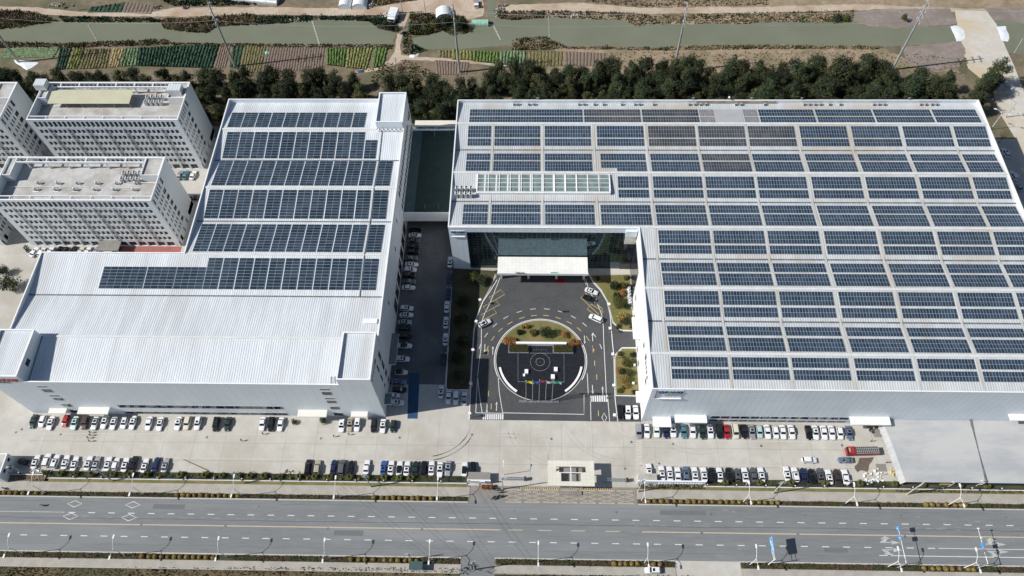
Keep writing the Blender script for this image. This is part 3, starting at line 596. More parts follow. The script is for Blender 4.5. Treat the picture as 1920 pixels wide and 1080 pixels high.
for i, (a, b) in enumerate(zip(colsA, colsA[1:])):
    tr = MB()
    xm = (a[1]+b[0])/2; lo = AY0+.4 if xm > 40 else AYM+.6
    ys = sorted([lo, 200.4]+[p[0] for p in PA if lo < p[0] < 200.4])
    for y0, y1 in zip(ys, ys[1:]):
        z0, z1 = zat(PA,y0)+.12, zat(PA,y1)+.12
        tr.face([(xm-.35,y0,z0),(xm+.35,y0,z0),(xm+.35,y1,z1),(xm-.35,y1,z1)], m_rgap)
        tr.box(xm+.42, xm+.5, y0, y1, min(z0,z1)-.05, max(z0,z1)+.1 if abs(y1-y0) < 1 else min(z0,z1)+.02, m_gut)
    tr.obj('roof_walkway', A)
# windows & strips
def win(parent, x0, x1, y0, y1, z0, z1, axis, fr=.1, name='window'):
    "frame and recessed pane standing on a wall; axis is the way it faces"
    mb = MB()
    if axis in 'ns':
        s = -1 if axis == 's' else 1; yf = y0+s*.06
        mb.box(x0-fr, x1+fr, min(y0,yf), max(y0,yf), z0-fr, z1+fr, m_frame, skip='B'); yg = yf+s*.02
        mb.box(x0, x1, min(yf,yg), max(yf,yg), z0, z1, m_pane, skip='B')
    else:
        s = -1 if axis == 'w' else 1; xf = x0+s*.06
        mb.box(min(x0,xf), max(x0,xf), y0-fr, y1+fr, z0-fr, z1+fr, m_frame, skip='B'); xg = xf+s*.02
        mb.box(min(xf,xg), max(xf,xg), y0, y1, z0, z1, m_pane, skip='B')
    return mb.obj(name, parent)
for z0, z1 in ((3.5,5.2),(1.0,2.2)):
    for k in range(14): win(A, 58.2+k*3.15, 60.9+k*3.15, AY0, AY0, z0, z1, 's')
for y, z0, z1 in ((107.5,18.6,20.8),(112.6,16.5,18.5),(100.9,14.5,16.3),(113.2,2,4),(118.5,2,4),(131.5,1,3),(136,7,9)): win(A, AN, AN, y-.8, y+.8, z0, z1, 'w')
def slab(name, parent, x0, x1, y0, y1, z0, z1, mat=None, legs=()):
    mb = MB(); mb.box(x0, x1, y0, y1, z0, z1, m_cap, top=mat or m_canopy, skip='B')
    for lx, ly in legs: mb.box(lx-.15, lx+.15, ly-.15, ly+.15, 0, z0, m_cap)
    return mb.obj(name, parent)
slab('canopy', A, 46.2, 56.3, 91.0, AY0-.01, 5.4, 6.0); slab('canopy', A, 39.4, 45.2, 90.2, AY0-.01, 3.6, 4.1); slab('canopy', A, 101.9, 114.3, 90.9, AY0-.01, 5.4, 6.0, None); slab('canopy', A, 150, 160, 91.5, AY0-.01, 9, 9.5)
slab('canopy', A, 34.0, AN-.01, 118.5, 126.6, 10.2, 10.9); slab('canopy', A, 34.2, AN-.01, 97.6, 101.5, 5.8, 6.4)
# signs
def text(body, size, mat, parent, loc, rot, ext=.06, name='sign_letters', sx=1):
    cu = bpy.data.curves.new('t', 'FONT'); cu.body = body; cu.size = size; cu.extrude = ext; cu.align_x = 'CENTER'; cu.align_y = 'CENTER'; cu.offset = .03*size
    t = bpy.data.objects.new('t', cu); C.objects.link(t); bpy.context.view_layer.update()
    me = bpy.data.meshes.new_from_object(t.evaluated_get(bpy.context.evaluated_depsgraph_get())); bpy.data.objects.remove(t)
    me.materials.clear(); me.materials.append(mat); o = put(name, me, parent, loc); o.rotation_euler = rot; o.scale = (sx,1,1); return o
def strokes(n, w_, h, mat, parent, loc, rot, sd=1, name='small_lettering'):
    "a line of characters too small to read in the photograph, as thin strokes"
    rnd = random.Random(sd); mb = MB(); cw = w_/n
    for i in range(n):
        x = -w_/2+i*cw
        for _ in range(2): y = rnd.uniform(-.4,.4)*h; mb.box(x+cw*.1, x+cw*.8, y-h*.05, y+h*.05, 0, .05, mat, skip='B')
        for _ in range(2): q = x+cw*rnd.uniform(.15,.7); mb.box(q, q+h*.1, -h*.45, h*.45, 0, .052, mat, skip='B')
    o = mb.obj(name, parent); o.location = loc; o.rotation_euler = rot; return o
SR = (R(90),0,0)
def opang(cx, y, z, w_, parent):
    k = w_/7.2
    for ch, dx, mt in (('O',-2.85,m_navy),('P',-1.4,m_navy),('A',0,m_green),('N',1.45,m_navy),('G',2.95,m_navy)): text(ch, 2.0*k, mt, parent, (cx+dx*k, y, z), SR, sx=1.05)
sg_ = MB(); sg_.box(37.9,45.8,AY0-.12,AY0,19.9,25.3,m_wallS2,skip='B'); sg_.box(37.8,45.9,AY0-.5,AY0,19.5,19.8,m_cap,skip='B'); sg_.box(37.7,37.9,AY0-.4,AY0,19.8,25.4,m_gut,skip='B'); sp_ = sg_.obj('sign_panel', A)
opang(42.2, AY0-.2, 23.9, 7.0, sp_); strokes(9, 5.2, .8, m_grey, sp_, (43.2,AY0-.16,22.1), SR, 4)
sg_ = MB(); sg_.box(-28.2,-23.2,AYM-.12,AYM,21.0,24.1,m_wallS2,skip='B'); sg_.box(-28.0,-23.2,AYM-.4,AYM,20.7,20.9,m_cap,skip='B'); sp_ = sg_.obj('sign_panel', A)
opang(-25.5, AYM-.2, 23.3, 4.6, sp_); strokes(9, 3.4, .5, m_grey, sp_, (-24.9,AYM-.16,22.2), SR, 5)
strokes(5, 8.5, 2.0, m_grey, A, (AN-.06,104.2,18.6), (R(90),0,R(-90)), 8, 'wall_lettering')
# entrance canopy of the east factory
PMR = pm('dark_red_carpet', (.16,.012,.02), (.22,.015,.03), 1, .9)
EC = thing('entrance_canopy', 'broad white entrance canopy jutting from the mirrored glass front over the plaza', 'canopy', (3.8,149,0))
mb = MB(); mb.box(-16.0,16.2,-3.2,3.8,7.3,8.0,m_cap,top=m_canopy,skip='B'); mb.obj('roof_slab', EC)
mb = MB(); mb.box(-16.2,16.4,-3.45,-3.21,7.0,8.25,m_cap,skip='B'); mb.obj('fascia', EC)
for x in (-15,-5,5.2,15.2):
    mb = MB(); mb.box(x-.4,x+.4,-.6,.2,0,7.3,m_cream); mb.obj('column', EC)
mb = MB(); mb.box(-5.2,-3.2,-3.5,-3.3,8.25,8.27,m_cap); text('OPANG', .9, m_grey, EC, (-8,-3.5,8.7), (R(70),0,0), .05)
mb = MB(); mb.box(3,5.4,-3.3,-3.1,8.2,8.8,m_flagg,skip='B'); mb.obj('green_plate', EC)
mb = MB(); mb.box(5.0,8.2,-2.5,-.3,0,.06,PMR); tag(mb.obj('red_carpet'), 'dark red carpet under the entrance canopy edge', 'carpet'); bpy.data.objects['red_carpet'].location = (3.8,149,0)
# skylight of A
SKY = thing('skylight', 'long glazed skylight box on the east factory roof behind the entrance', 'skylight', (0,0,0))
mb = MB(); mb.box(-19.7,27.5,167.9,176.5,24.6,25.9,m_cap,skip='B'); mb.obj('kerb_frame', SKY)
mb = MB(); mb.face([(-19.3,168.6,25.95),(27.0,168.6,25.95),(27.0,175.9,26.1),(-19.3,175.9,26.1)], m_sky)
for k in range(13): x = -19.4+k*3.9; mb.box(x-.12,x+.12,168.3,176.2,25.95,26.25,m_cap,skip='B')
for y in (168.3,176.2,170.3,172.2,174.1): mb.box(-19.5,27.3,y-.07,y+.07,25.95,26.22,m_cap,skip='B')
mb.obj('glazing', SKY)
# ---------------- solar arrays
m_rail = m_metal
def array(x0, x1, y0, y1, P_, mat, du, dv, label, group, cut=None, off=.2, nu=None):
    mb = MB(); nu = nu or max(1, round((x1-x0)/du)); nv = max(1, round((y1-y0)/dv))
    ys = [y0]+[p[0] for p in P_ if y0+.05 < p[0] < y1-.05]+[y1]
    for a, b in zip(ys, ys[1:]):
        za, zb = zat(P_,a)+off, zat(P_,b)+off
        ua, ub = 0, nu*du; va, vb = (a-y0)/(y1-y0)*nv*dv, (b-y0)/(y1-y0)*nv*dv
        mb.face([(x0,a,za),(x1,a,za),(x1,b,zb),(x0,b,zb)], mat, [(ua,va),(ub,va),(ub,vb),(ua,vb)])
        mb.face([(x0,a,za-.06),(x1,a,za-.06),(x1,a,za),(x0,a,za)], m_rail); mb.face([(x0,b,zb-.06),(x0,a,za-.06),(x0,a,za),(x0,b,zb)], m_rail); mb.face([(x1,a,za-.06),(x1,b,zb-.06),(x1,b,zb),(x1,a,za)], m_rail); mb.face([(x1,b,zb-.06),(x0,b,zb-.06),(x0,b,zb),(x1,b,zb)], m_rail)
    return tag(mb.obj('solar_array'), label, 'solar array', group)
stripsA = [(208.7,205.0),(204.5,201.1),(199.6,194.4),(193.9,190.7),(186.9,183.5),(182.9,177.9),(175.6,170.8),(170.1,166.8),(163.6,160.0),(159.5,154.3),(152.1,147.2),(146.5,143.3),(139.7,136.0),(135.3,130.4),(128.2,123.4),(122.6,119.2),(115.8,112.5),(111.6,106.7),(104.6,101.4),(100.7,97.5)]
GA = 'solar arrays on the east factory roof'
for si, (y1, y0) in enumerate(stripsA):
    if si < 2: cols = [(-23.8,-2.6),(-2.4,18.7),(19.3,40.4),(41.1,62.1),(62.5,67.8),(78.9,84.1),(84.7,105.1),(105.9,126.7),(127.4,148.4),(149.2,165.3)]
    elif si < 6: cols = list(colsA)
    elif si < 8: cols = [(30.3,40.9)]+colsA[4:]
    elif si < 10: cols = list(colsA)
    else: cols = list(colsA[4:])
    if si in (4,5): cols[3] = (24.7,40.8)
    for ci, (a, b) in enumerate(cols):
        mat = m_solD if si < 2 and ci in (4,5) else m_solA
        if (si < 2 and ci in (2,3)) or (1 < si < 4 and ci in (4,5,6)) or (si in (4,5) and ci == 5): mat = m_solC
        lab = {m_solD.name:'dusty grey',m_solC.name:'brownish stained'}.get(mat.name,'dark blue')+' solar array, %s from left, %s strip from back, east roof' % (nth(ci+1), nth(si+1))
        yy0 = y0
        if si == 5 and ci == 3: array(30.3, b, y0, y0+1.65, PA, mat, .955, 1.75, 'short one-row solar array just right of the skylight\'s far corner', GA); yy0 = y0+1.7
        array(a, b, yy0, y1, PA, mat, .955, 1.75, lab, GA)
stripsB = [(207.5,199.3,[(-115.1+i*5.24,-115.1+i*5.24+4.7) for i in range(10)]),(196.9,185.1,[(-114.4+i*5.24,-114.4+i*5.24+4.7) for i in range(11)]),(183.9,171.4,None),(169.4,157.7,None),(155.2,142.9,None)]
GB = 'solar arrays on the west factory roof'
for si, (y1, y0, cols) in enumerate(stripsB):
    cols = cols or [(-114.9+i*5.3,-114.9+i*5.3+4.74) for i in range(11)]+[(-55.9,-50.9)]
    for ci, (a, b) in enumerate(cols):
        array(a, b if not (si == 1 and ci == 10) else b-.3, y0, y1 if not (si == 1 and ci == 10) else y1-3.6, PB, m_solB, 2.5, 1.2, 'bluish solar array, %s from left, %s row from back, west roof' % (nth(ci+1), nth(si+1)), GB, nu=2)
for ci, (a, b) in enumerate([(-143.4,-129.0),(-128.5,-118.9),(-118.5,-109.0)]):
    array(a, b, 128.7, 136.8, PB, m_solB, 2.5, 1.2, 'wide low solar array, %s from left in the front row, west roof' % nth(ci+1), GB, nu=(6,4,4)[ci])
for ci in range(11):
    a = -108.6+ci*5.24 if ci < 10 else -55.9
    array(a, a+4.7, 128.7, 140.3, PB, m_solB, 2.5, 1.2, 'tall bluish solar array, %s from left in the front row, west roof' % nth(ci+4), GB, nu=2)
# ---------------- west factory (B)
B = thing('factory_hall', 'long white L-shaped west factory with ribbed roof, corner towers and solar arrays', 'factory')
BE, BW, BM, BS, BN, BH = -48.05, -166.5, -117.4, 94.15, 213.5, 25.6
mb = MB(); mb.box(-155.5,-58.3,BS,BS+.3,0,BH,m_wallS); mb.box(BW,-155.5,BS,BS+.3,0,29.5,m_wallS); mb.box(-58.3,BE,BS,BS+.3,0,29.5,m_wallS); mb.obj('wall', B)
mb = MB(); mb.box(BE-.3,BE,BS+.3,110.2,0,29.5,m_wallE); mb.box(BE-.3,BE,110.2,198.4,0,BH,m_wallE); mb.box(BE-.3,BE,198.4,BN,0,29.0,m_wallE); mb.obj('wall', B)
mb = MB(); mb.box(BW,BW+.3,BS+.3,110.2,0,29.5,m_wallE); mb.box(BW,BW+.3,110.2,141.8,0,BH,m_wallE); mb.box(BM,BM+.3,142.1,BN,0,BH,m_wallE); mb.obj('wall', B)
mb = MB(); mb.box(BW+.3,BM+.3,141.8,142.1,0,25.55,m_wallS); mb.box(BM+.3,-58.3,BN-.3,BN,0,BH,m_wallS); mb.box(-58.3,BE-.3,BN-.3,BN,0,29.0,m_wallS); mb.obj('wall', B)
mb = MB()
for x0,x1,y0,y1,z in ((-155.5,-58.3,BS-.06,BS+.36,BH),(BE-.36,BE+.06,110.3,198.3,BH),(BW-.06,BW+.36,110.3,141.74,BH),(BM-.06,BM+.36,142.2,BN-.36,BH),(BW-.06,BM+.36,141.74,142.16,25.6),(BM-.06,-58.4,BN-.36,BN+.06,BH)): mb.box(x0,x1,y0,y1,z,z+.1,m_cap)
mb.obj('parapet_coping', B)
mb = MB(); ribs(mb, BM+.3, BE-.3, PB, 110.2, 198.4, m_roof); ribs(mb, BM+.3, -58.3, PB, 198.4, BN-.3, m_roof); ribs(mb, BW+.3, BM+.3, PB, 110.2, 141.8, m_roof); ribs(mb, -155.2, -58.4, PB, BS+.3, 110.2, m_roof); mb.obj('roof', B)
tr = MB()
for y, x0 in ((184.3,BM),(156.6,BM),(126.3,BW)): gl(x0+.35, BE-.35, y, .5, PB, m_gut, .1)
tr.obj('gutter', B); tr = MB()
for y, x0, x1 in ((198.3,BM,-58.4),(170.5,BM,BE-.4),(141.8,BM,BE-.4),(110.2,-155.3,-58.4)): gl(x0+.35, x1, y, .7, PB, m_ridge, .2)
tr.obj('ridge_cap', B); tr = MB(); tr.box(-56.5,-56.3,142,198,24.6,25.3,m_gut) if 0 else None
for y0, y1 in zip([126.3,141.8,156.6,170.5,184.3,198.3],[141.8,156.6,170.5,184.3,198.3,199]): tr.cyl((-56.2,y0,zat(PB,y0)+.2),(-56.2,y1,zat(PB,y1)+.2),.12,.12,m_gut,5)
tr.obj('cable_duct', B)
def tower(x0, x1, y0, y1, z, walls):
    t = MB()
    if 'w' in walls: t.box(x0,x0+.3,y0+.3,y1-.3,22,z-.02,m_wallE)
    if 'e' in walls: t.box(x1-.3,x1,y0+.3,y1-.3,22,z-.02,m_wallE)
    if 's' in walls: t.box(x0+.3,x1-.3,y0,y0+.3,22,z-.02,m_wallS)
    if 'n' in walls: t.box(x0+.0,x1,y1-.3,y1,22,z-.02,m_wallS)
    o = t.obj('tower_wall', B)
    c = MB()
    for a,b,cc,d in ((x0-.06,x1+.06,y0-.06,y0+.4),(x0-.06,x1+.06,y1-.4,y1+.06),(x0-.06,x0+.4,y0+.4,y1-.4),(x1-.4,x1+.06,y0+.4,y1-.4)): c.box(a,b,cc,d,z-.02,z+.12,m_cap)
    c.obj('tower_coping', B)
    r_ = MB(); ribs(r_, x0+.3, x1-.3, [(y0,z-1.0),(y1,z-.7)], y0+.3, y1-.3, m_roof, .62); r_.obj('tower_roof', B)
tower(BW, -155.5, BS, 110.3, 29.5, 'en'); tower(-58.3, BE, BS, 110.3, 29.5, 'wn'); tower(-58.3, BE, 198.3, BN, 29.0, 'ws')
for k in range(6): mb = MB(); mb.box(-57.6+k*1.55,-56.5+k*1.55,197.0,197.8,25.3,26.1,m_cap); mb.cyl((-57.05+k*1.55,197.4,26.1),(-57.05+k*1.55,197.4,26.3),.3,.3,m_gut,8); tag(mb.obj('air_conditioner'), 'white outdoor air conditioner, %s from left below the rear tower' % nth(k+1), 'air conditioner', 'air conditioners below the rear tower')
for xs in (-153.0, -64.8):
    for z0, z1 in ((21.9,22.6),(18.1,20.4),(14.8,15.6),(11.6,13.6),(6.4,8.6),(1.0,3.2)): win(B, xs, xs+2.8, BS, BS, z0, z1, 's')
for z0, z1 in ((6.1,8.2),(.9,2.6)):
    for k in range(17): win(B, -134.6+k*3.2, -131.7+k*3.2, BS, BS, z0, z1, 's')
for x0, x1, z, d in ((-148.2,-138,6,2.4),(-158.8,-153.0,4.6,1.8),(-75.8,-66.3,5.6,2.4),(-58.6,-53.2,4.6,1.8)): slab('canopy', B, x0, x1, BS-d, BS-.01, z-.5, z, gridmat('canopy_sheet', (.72,.71,.65), (.58,.57,.52), .95, 9, .06, .06, 'xy') if 'canopy_sheet' not in bpy.data.materials else bpy.data.materials['canopy_sheet'])
mb = MB()
for z0, z1, y0, y1 in ((20.5,22.8,105.6,107.5),(18.1,20.2,105.6,107.5),(14.6,16.4,105.6,107.5),(11.6,14.1,105.6,107.5),(6.7,9.3,105.6,107.5),(2.2,3.7,105.6,107.5),(25.2,26.6,101.5,102.7),(18.2,22.7,101.6,102.5),(11.6,16,101.6,102.5),(7,9,101.6,102.5)): win(B, BE, BE, y0, y1, z0, z1, 'e')
y = 171.0
while y < 212: win(B, BE, BE, y, y+1.5, 18.6, 21.6, 'e'); win(B, BE, BE, y, y+1.5, 11.2, 14.2, 'e'); y += 2.45
for y in (132,137.5,143,148.5,154,159.5,165): win(B, BE, BE, y, y+4.2, 1.5, 7.5, 'e')
for y, z in ((128,15),(150,15),(160,18)): win(B, BE, BE, y, y+.8, z, z+2.4, 'e')
slab('canopy', B, BE+.01, -45.6, 110.8, 122.5, 5.0, 5.5, m_awning); slab('canopy', B, BE+.01, -45.8, 96.6, 100.4, 4.6, 5.0, m_awning)
text('WITOP', 2.6, m_red2, B, (-160.8,BS-.1,26.8), SR, sx=1.1); strokes(8, 6.0, 1.0, m_grey, B, (-162.6,BS-.06,25.2), SR, 9)
strokes(5, 6.5, 1.3, m_grey, B, (BE+.06,98.2,26.4), (R(90),0,R(90)), 10, 'wall_lettering')
mb = MB(); mb.box(-155.49,-155.4,99,101.2,26.2,27.8,m_pane); mb.obj('vent_louvre', B)
mb = MB()
for k in range(4): mb.box(-61.5+k*1.1,-61.3+k*1.1,95.2,97.6,24.1,24.3,m_metal)
tag(mb.obj('loose_metal_rails'), 'loose metal rails lying at the front edge of the west roof', 'metal rails')
a = G(694,602,25); mb = MB(); mb.box(a.x-2.2,a.x+2.2,a.y-.9,a.y+.9,24.9,25.12,m_cap); tag(mb.obj('roof_hatch'), 'white roof hatch near the right edge of the west roof', 'roof hatch')
# ---------------- link building between the factories
LK = thing('link_building', 'low dark green roofed link between the two factories, wholly in shade', 'building')
mb = MB(); mb.box(-47.95,-28.8,170.6,171.0,5.2,10.3,m_cap,skip='B'); mb.box(-47.95,-28.8,212.2,212.6,0,10.2,m_wallS); mb.obj('wall', LK)
mb = MB(); mb.face([(-44,171,9.6),(-28.8,171,9.6),(-28.8,212.2,9.6),(-44,212.2,9.6)], m_court); mb.face([(-47.95,171,9.55),(-44,171,9.55),(-44,212.2,9.55),(-47.95,212.2,9.55)], m_court2); mb.obj('roof', LK)
mb = MB()
for x, y in ((-40,173),(-35,173),(-39,209),(-33,209)): mb.cyl((x,y,9.6),(x+.3,y-.4,13),.07,.05,m_metal,5)
mb.obj('post', LK)
SH = thing('shed_roof', 'pale cream flat shed roof between the rear corners of the factories', 'shed')
mb = MB(); mb.box(-47.9,-28.8,216.2,219.6,7.2,7.6,m_cream,skip='B'); mb.obj('roof', SH)
mb = MB(); mb.box(-47.9,-28.8,219.2,219.5,0,7.2,m_cream)
for x in (-47.5,-43.6,-39.8): mb.box(x,x+.9,216.4,219.2,0,7.2,m_wallS)
mb.box(-36,-28.8,216.4,219.2,0,7.2,m_cream); mb.obj('wall', SH)
def heap(label, cx, cy, w_, d, n, mats, h=1.2, name='rubble_heap', cat='rubble', sd=3):
    rnd = random.Random(sd); mb = MB()
    for _ in range(n):
        x, y, s = cx+rnd.gauss(0,w_/4), cy+rnd.gauss(0,d/4), rnd.uniform(.15,.7)*h; a = rnd.uniform(0,3.1); ux, uy = math.cos(a)*s, math.sin(a)*s; m = rnd.choice(mats); z = rnd.uniform(0,.5)*h
        p = [(x-ux,y-uy),(x+uy*.6,y-ux*.6),(x+ux,y+uy),(x-uy*.6,y+ux*.6)]
        if (p[1][0]-p[0][0])*(p[2][1]-p[0][1])-(p[2][0]-p[0][0])*(p[1][1]-p[0][1]) < 0: p.reverse()
        t = [(q[0]*.85+x*.15,q[1]*.85+y*.15,z+rnd.uniform(.15,.45)*h) for q in p]
        mb.face(t, m)
        for i in range(4): j = (i+1) % 4; mb.face([(p[i][0],p[i][1],0),(p[j][0],p[j][1],0),t[j],t[i]], m)
    return tag(mb.obj(name), label, cat)
heap('heap of scrap boards behind the link building', -38, 214.4, 16, 2.4, 40, (m_rock, m_rust2, m_cap, m_red2), 1.2, 'scrap_heap', 'scrap', 5)
# rooftop plant of A
def ac_unit(label, loc, group, h=1.7, w_=1.1, d=1.4):
    t = thing('cooling_unit', label, 'cooling unit', loc, 0, group)
    mb = MB(); mb.box(-w_/2,w_/2,-d/2,d/2,0,h,m_metal,top=m_cap,skip='B'); mb.obj('casing', t)
    for s in (-1,1): mb = MB(); mb.cyl((0,s*d/4,h),(0,s*d/4,h+.18),.3,.3,m_dark,10); mb.obj('fan', t)
    return t
g_ = 'cooling units beside the skylight'; first = ac_unit('grey cooling unit, first from left in the near row beside the skylight', (-26.6,167.0,24.9), g_, 2.0)
for r_ in range(2):
    for k in range(4):
        if r_+k: dup(first, (-26.6+k*1.65,167.0+r_*2.4,24.9), 0, 'grey cooling unit, %s from left in the %s row beside the skylight' % (nth(k+1), ('near','far')[r_]))
xs = [964,971,992,1002,1086,1096,1115,1132,1166,1191,1200,1226,1293,1304,1314,1324,1380,1390,1898/4+960,1508.5,1518.5,1529,1539,1556,1576,1639,1649,1659,1727,1737,1748,1757]
fan = None
for i, x in enumerate(xs):
    p = G(x, 193.5, 25.4); lab = 'small roof ventilator, %s from left along the rear parapet of the east roof' % nth(i+1)
    if fan is None:
        fan = thing('roof_ventilator', lab, 'ventilator', (p.x,211.4,24.6), 0, 'ventilators along the rear parapet')
        mb = MB(); mb.box(-.45,.45,-.4,.4,0,.9,m_metal); mb.obj('housing', fan); mb = MB(); mb.cyl((0,-.42,.5),(0,-.6,.5),.32,.32,m_blue,10); mb.obj('fan', fan)
    else: dup(fan, (p.x,211.4,24.6), 0, lab)
for q, lb in (((1008,186),'left'),((1299,184),'middle'),((1366,183),'pale round'),((1408,184),'small'),((1502,184),'right'),((1703,184),'rightmost')):
    p = G(q[0], 188, 26); t = thing('roof_antenna', '%s antenna standing on the rear parapet of the east factory' % lb, 'antenna', (p.x,212.5,26)); mb = MB(); mb.cyl((0,0,0),(0,0,1.6),.06,.04,m_metal,5); mb.obj('mast', t); mb = MB(); mb.ball((0,0,1.5),.45,m_cap,1) if 'round' in lb else mb.box(-.5,.5,-.05,.05,1.1,1.2,m_cap,skip='B'); mb.obj('head', t)
struct(tri_fill('bare_roof_sheet', [(68.2,201.2),(78.5,201.2),(78.5,208.7),(68.2,208.7)], 0, m_ware)); o = bpy.data.objects['bare_roof_sheet']; o.parent = A; del o['kind']
for v in o.data.vertices: v.co.z = zat(PA, v.co.y)+.17
mb = MB(); mb.box(62,92,212.15,212.4,24.6,25.85,m_rust2); mb.obj('rust_stain', A)
# ================================================================ DORMITORIES
ROWS = [(24.3,27.2),(20.9,22.85),(17.6,19.55),(14.25,16.2),(10.9,12.9),(7.6,9.6),(4.4,6.3)]
def dorm(label, x0, x1, y0, y1, seed, canopy=False, full=True):
    D = thing('dormitory', label, 'building', ((x0+x1)/2, y0, 0)); ox, oy = (x0+x1)/2, y0
    def X_(x): return x-ox
    HH = 28.1; L_ = x1-x0; Dp = y1-y0
    wins = []; n = 30; pit = (L_-3.4)/n
    south = [(X_(x0)+2.0+i*pit, X_(x0)+2.0+i*pit+pit*.72, z0, z1) for z0, z1 in ROWS for i in range(n)]
    m_ = (L_-3.4)/15
    south += [(X_(x0)+2.0+i*m_, X_(x0)+2.0+i*m_+m_*.8, .3, 2.9) for i in range(15)]
    east = []
    for k, (z0, z1) in enumerate(ROWS):
        for a, b in ((.9,1.8),(3.3,4.1),(4.9,5.7),(6.4,7.2))+(((8.0,8.8),(10.2,11.6)) if k == 0 else ((8.2,10.4),)): east.append((a,b,z0,z1))
    east += [(.7,2.2,.5,2.9),(3.6,6.6,.3,2.9),(7.2,10.5,.3,2.9),(11.2,14,.3,2.9)]
    def facade(o3, du, nn, U, V, ws, mat, dep=.28):
        "wall with real openings"
        us = sorted({0.0, U}|{a for w_ in ws for a in w_[:2]}); 
        mb = MB(); rows = sorted({w_[2:] for w_ in ws}); P3 = lambda u, v, d=0: tuple(Vector(o3)+Vector(du)*u+Vector((0,0,v))-Vector(nn)*d)
        v = 0
        for z0, z1 in sorted(rows)+[(V,V)]:
            if z0 > v: mb.face([P3(0,v),P3(U,v),P3(U,z0),P3(0,z0)], mat)
            if z0 == V: break
            rw = sorted([w_ for w_ in ws if w_[2:] == (z0,z1)]); u = 0
            for a, b, _, _ in rw+[(U,U,0,0)]:
                if a > u: mb.face([P3(u,z0),P3(a,z0),P3(a,z1),P3(u,z1)], mat)
                if a < U:
                    mb.face([P3(a,z0,0),P3(a,z0,dep),P3(a,z1,dep),P3(a,z1,0)], mat); mb.face([P3(b,z0,dep),P3(b,z0,0),P3(b,z1,0),P3(b,z1,dep)], mat)
                    mb.face([P3(a,z0,0),P3(b,z0,0),P3(b,z0,dep),P3(a,z0,dep)], mat); mb.face([P3(a,z1,dep),P3(b,z1,dep),P3(b,z1,0),P3(a,z1,0)], mat)
                u = b
            v = z1
        mb.obj('wall', D); return [(w_, [P3(w_[0],w_[2],dep),P3(w_[1],w_[2],dep),P3(w_[1],w_[3],dep),P3(w_[0],w_[3],dep)]) for w_ in ws]
    q = facade((X_(x0),0,0), (1,0,0), (0,-1,0), L_, HH, [(a-X_(x0),b-X_(x0),c,d) for a,b,c,d in south], m_dorm)
    q2 = facade((X_(x1),0,0), (0,1,0), (1,0,0), Dp, HH, east, m_dormE)
    mb = MB(); mb.box(X_(x0),X_(x1)-.3,Dp-.3,Dp,0,25.2,m_dorm); mb.box(X_(x0),X_(x1)-.3,Dp-.5,Dp,27.5,HH,m_dorm,skip='B'); mb.box(X_(x0),X_(x0)+.3,.3,Dp-.3,0,HH,m_dorm)
    for i in range(32): x = X_(x0)+1+i*(L_-2.5)/31; mb.box(x,x+.35,Dp-.3,Dp,25.2,27.5,m_dorm)
    mb.box(X_(x0)+.3,X_(x1)-.35,.3,.5,24,HH,m_dorm); mb.obj('wall', D)
    rnd = random.Random(seed); q2s = q2; panes = sorted(q+q2, key=lambda t: -t[0][2])
    keep, rest = panes[:96], panes[96:]
    def pane(mb, pts):
        mb.face(pts, m_pane); a, b, c, d = [Vector(p) for p in pts]; md = (a+b)/2; me = (c+d)/2; nn = (b-a).cross(d-a).normalized()*.03; e = (b-a).normalized()*.02
        mb.face([md-e+nn, md+e+nn, me+e+nn, me-e+nn], m_frame)
    for w_, pts in keep: mb = MB(); pane(mb, pts); mb.obj('window', D)
    mb = MB()
    for w_, pts in rest: pane(mb, pts)
    mb.obj('window', D)['kind'] = 'stuff'
    mb = MB(); mb.face([(X_(x0)+.3,.5,24.4),(X_(x1)-.3,.5,24.4),(X_(x1)-.3,Dp-.3,24.4),(X_(x0)+.3,Dp-.3,24.4)], m_deck); mb.obj('roof', D)
    # coping beams, inner frames and posts
    mb = MB(); mb.box(X_(x0)-.05,X_(x1)+.05,-.05,.5,HH,HH+.14,m_cap); mb.box(X_(x1)-.3,X_(x1)+.05,.5,Dp+.05,HH,HH+.14,m_cap); mb.box(X_(x0)-.05,X_(x0)+.3,.5,Dp+.05,HH,HH+.14,m_cap); mb.box(X_(x0)+.3,X_(x1)-.3,Dp-.5,Dp+.05,HH,HH+.14,m_cap); mb.obj('coping', D)
    mb = MB(); xe = X_(x1)-7.2
    mb.box(X_(x0)+.4,X_(x1)-.4,1.9,2.2,27.6,HH,m_cap,skip='B'); mb.box(X_(x0)+3.2,xe,Dp-2.5,Dp-2.1,27.5,HH,m_cap,skip='B'); k = 0
    for i in range(8):
        x = X_(x0)+7+i*7.25
        if x < X_(x1)-1: mb.box(x,x+.25,.5,1.9,27.7,HH,m_cap,skip='B'); mb.box(x,x+.25,1.9,2.2,24.4,27.6,m_cap)
        if x < xe: mb.box(x,x+.35,Dp-2.1,Dp-.5,27.6,HH,m_cap,skip='B'); mb.box(x,x+.35,Dp-2.5,Dp-2.1,24.4,27.5,m_cap)
    mb.obj('pergola_frame', D)
    for a, b in ((X_(x1)-6.9,X_(x1)-.35),(X_(x0)+.35,X_(x0)+3.4)):
        mb = MB(); y_ = Dp-8.4; mb.box(a,b,y_,Dp-.55,24.4,27.5,m_dorm,top=m_deck); 
        for p in ((a,a+.25,y_,Dp-.55),(b-.25,b,y_,Dp-.55),(a+.25,b-.25,y_,y_+.25)): mb.box(*p,27.5,HH,m_dorm,top=m_cap)
        mb.obj('stair_head', D)
    mb = MB()
    for i in range(7): x = X_(x0)+6.2+i*7.25; mb.cyl((x,-.12,3),(x,-.12,23.8),.12,.12,m_metal,5)
    mb.obj('downpipe', D)
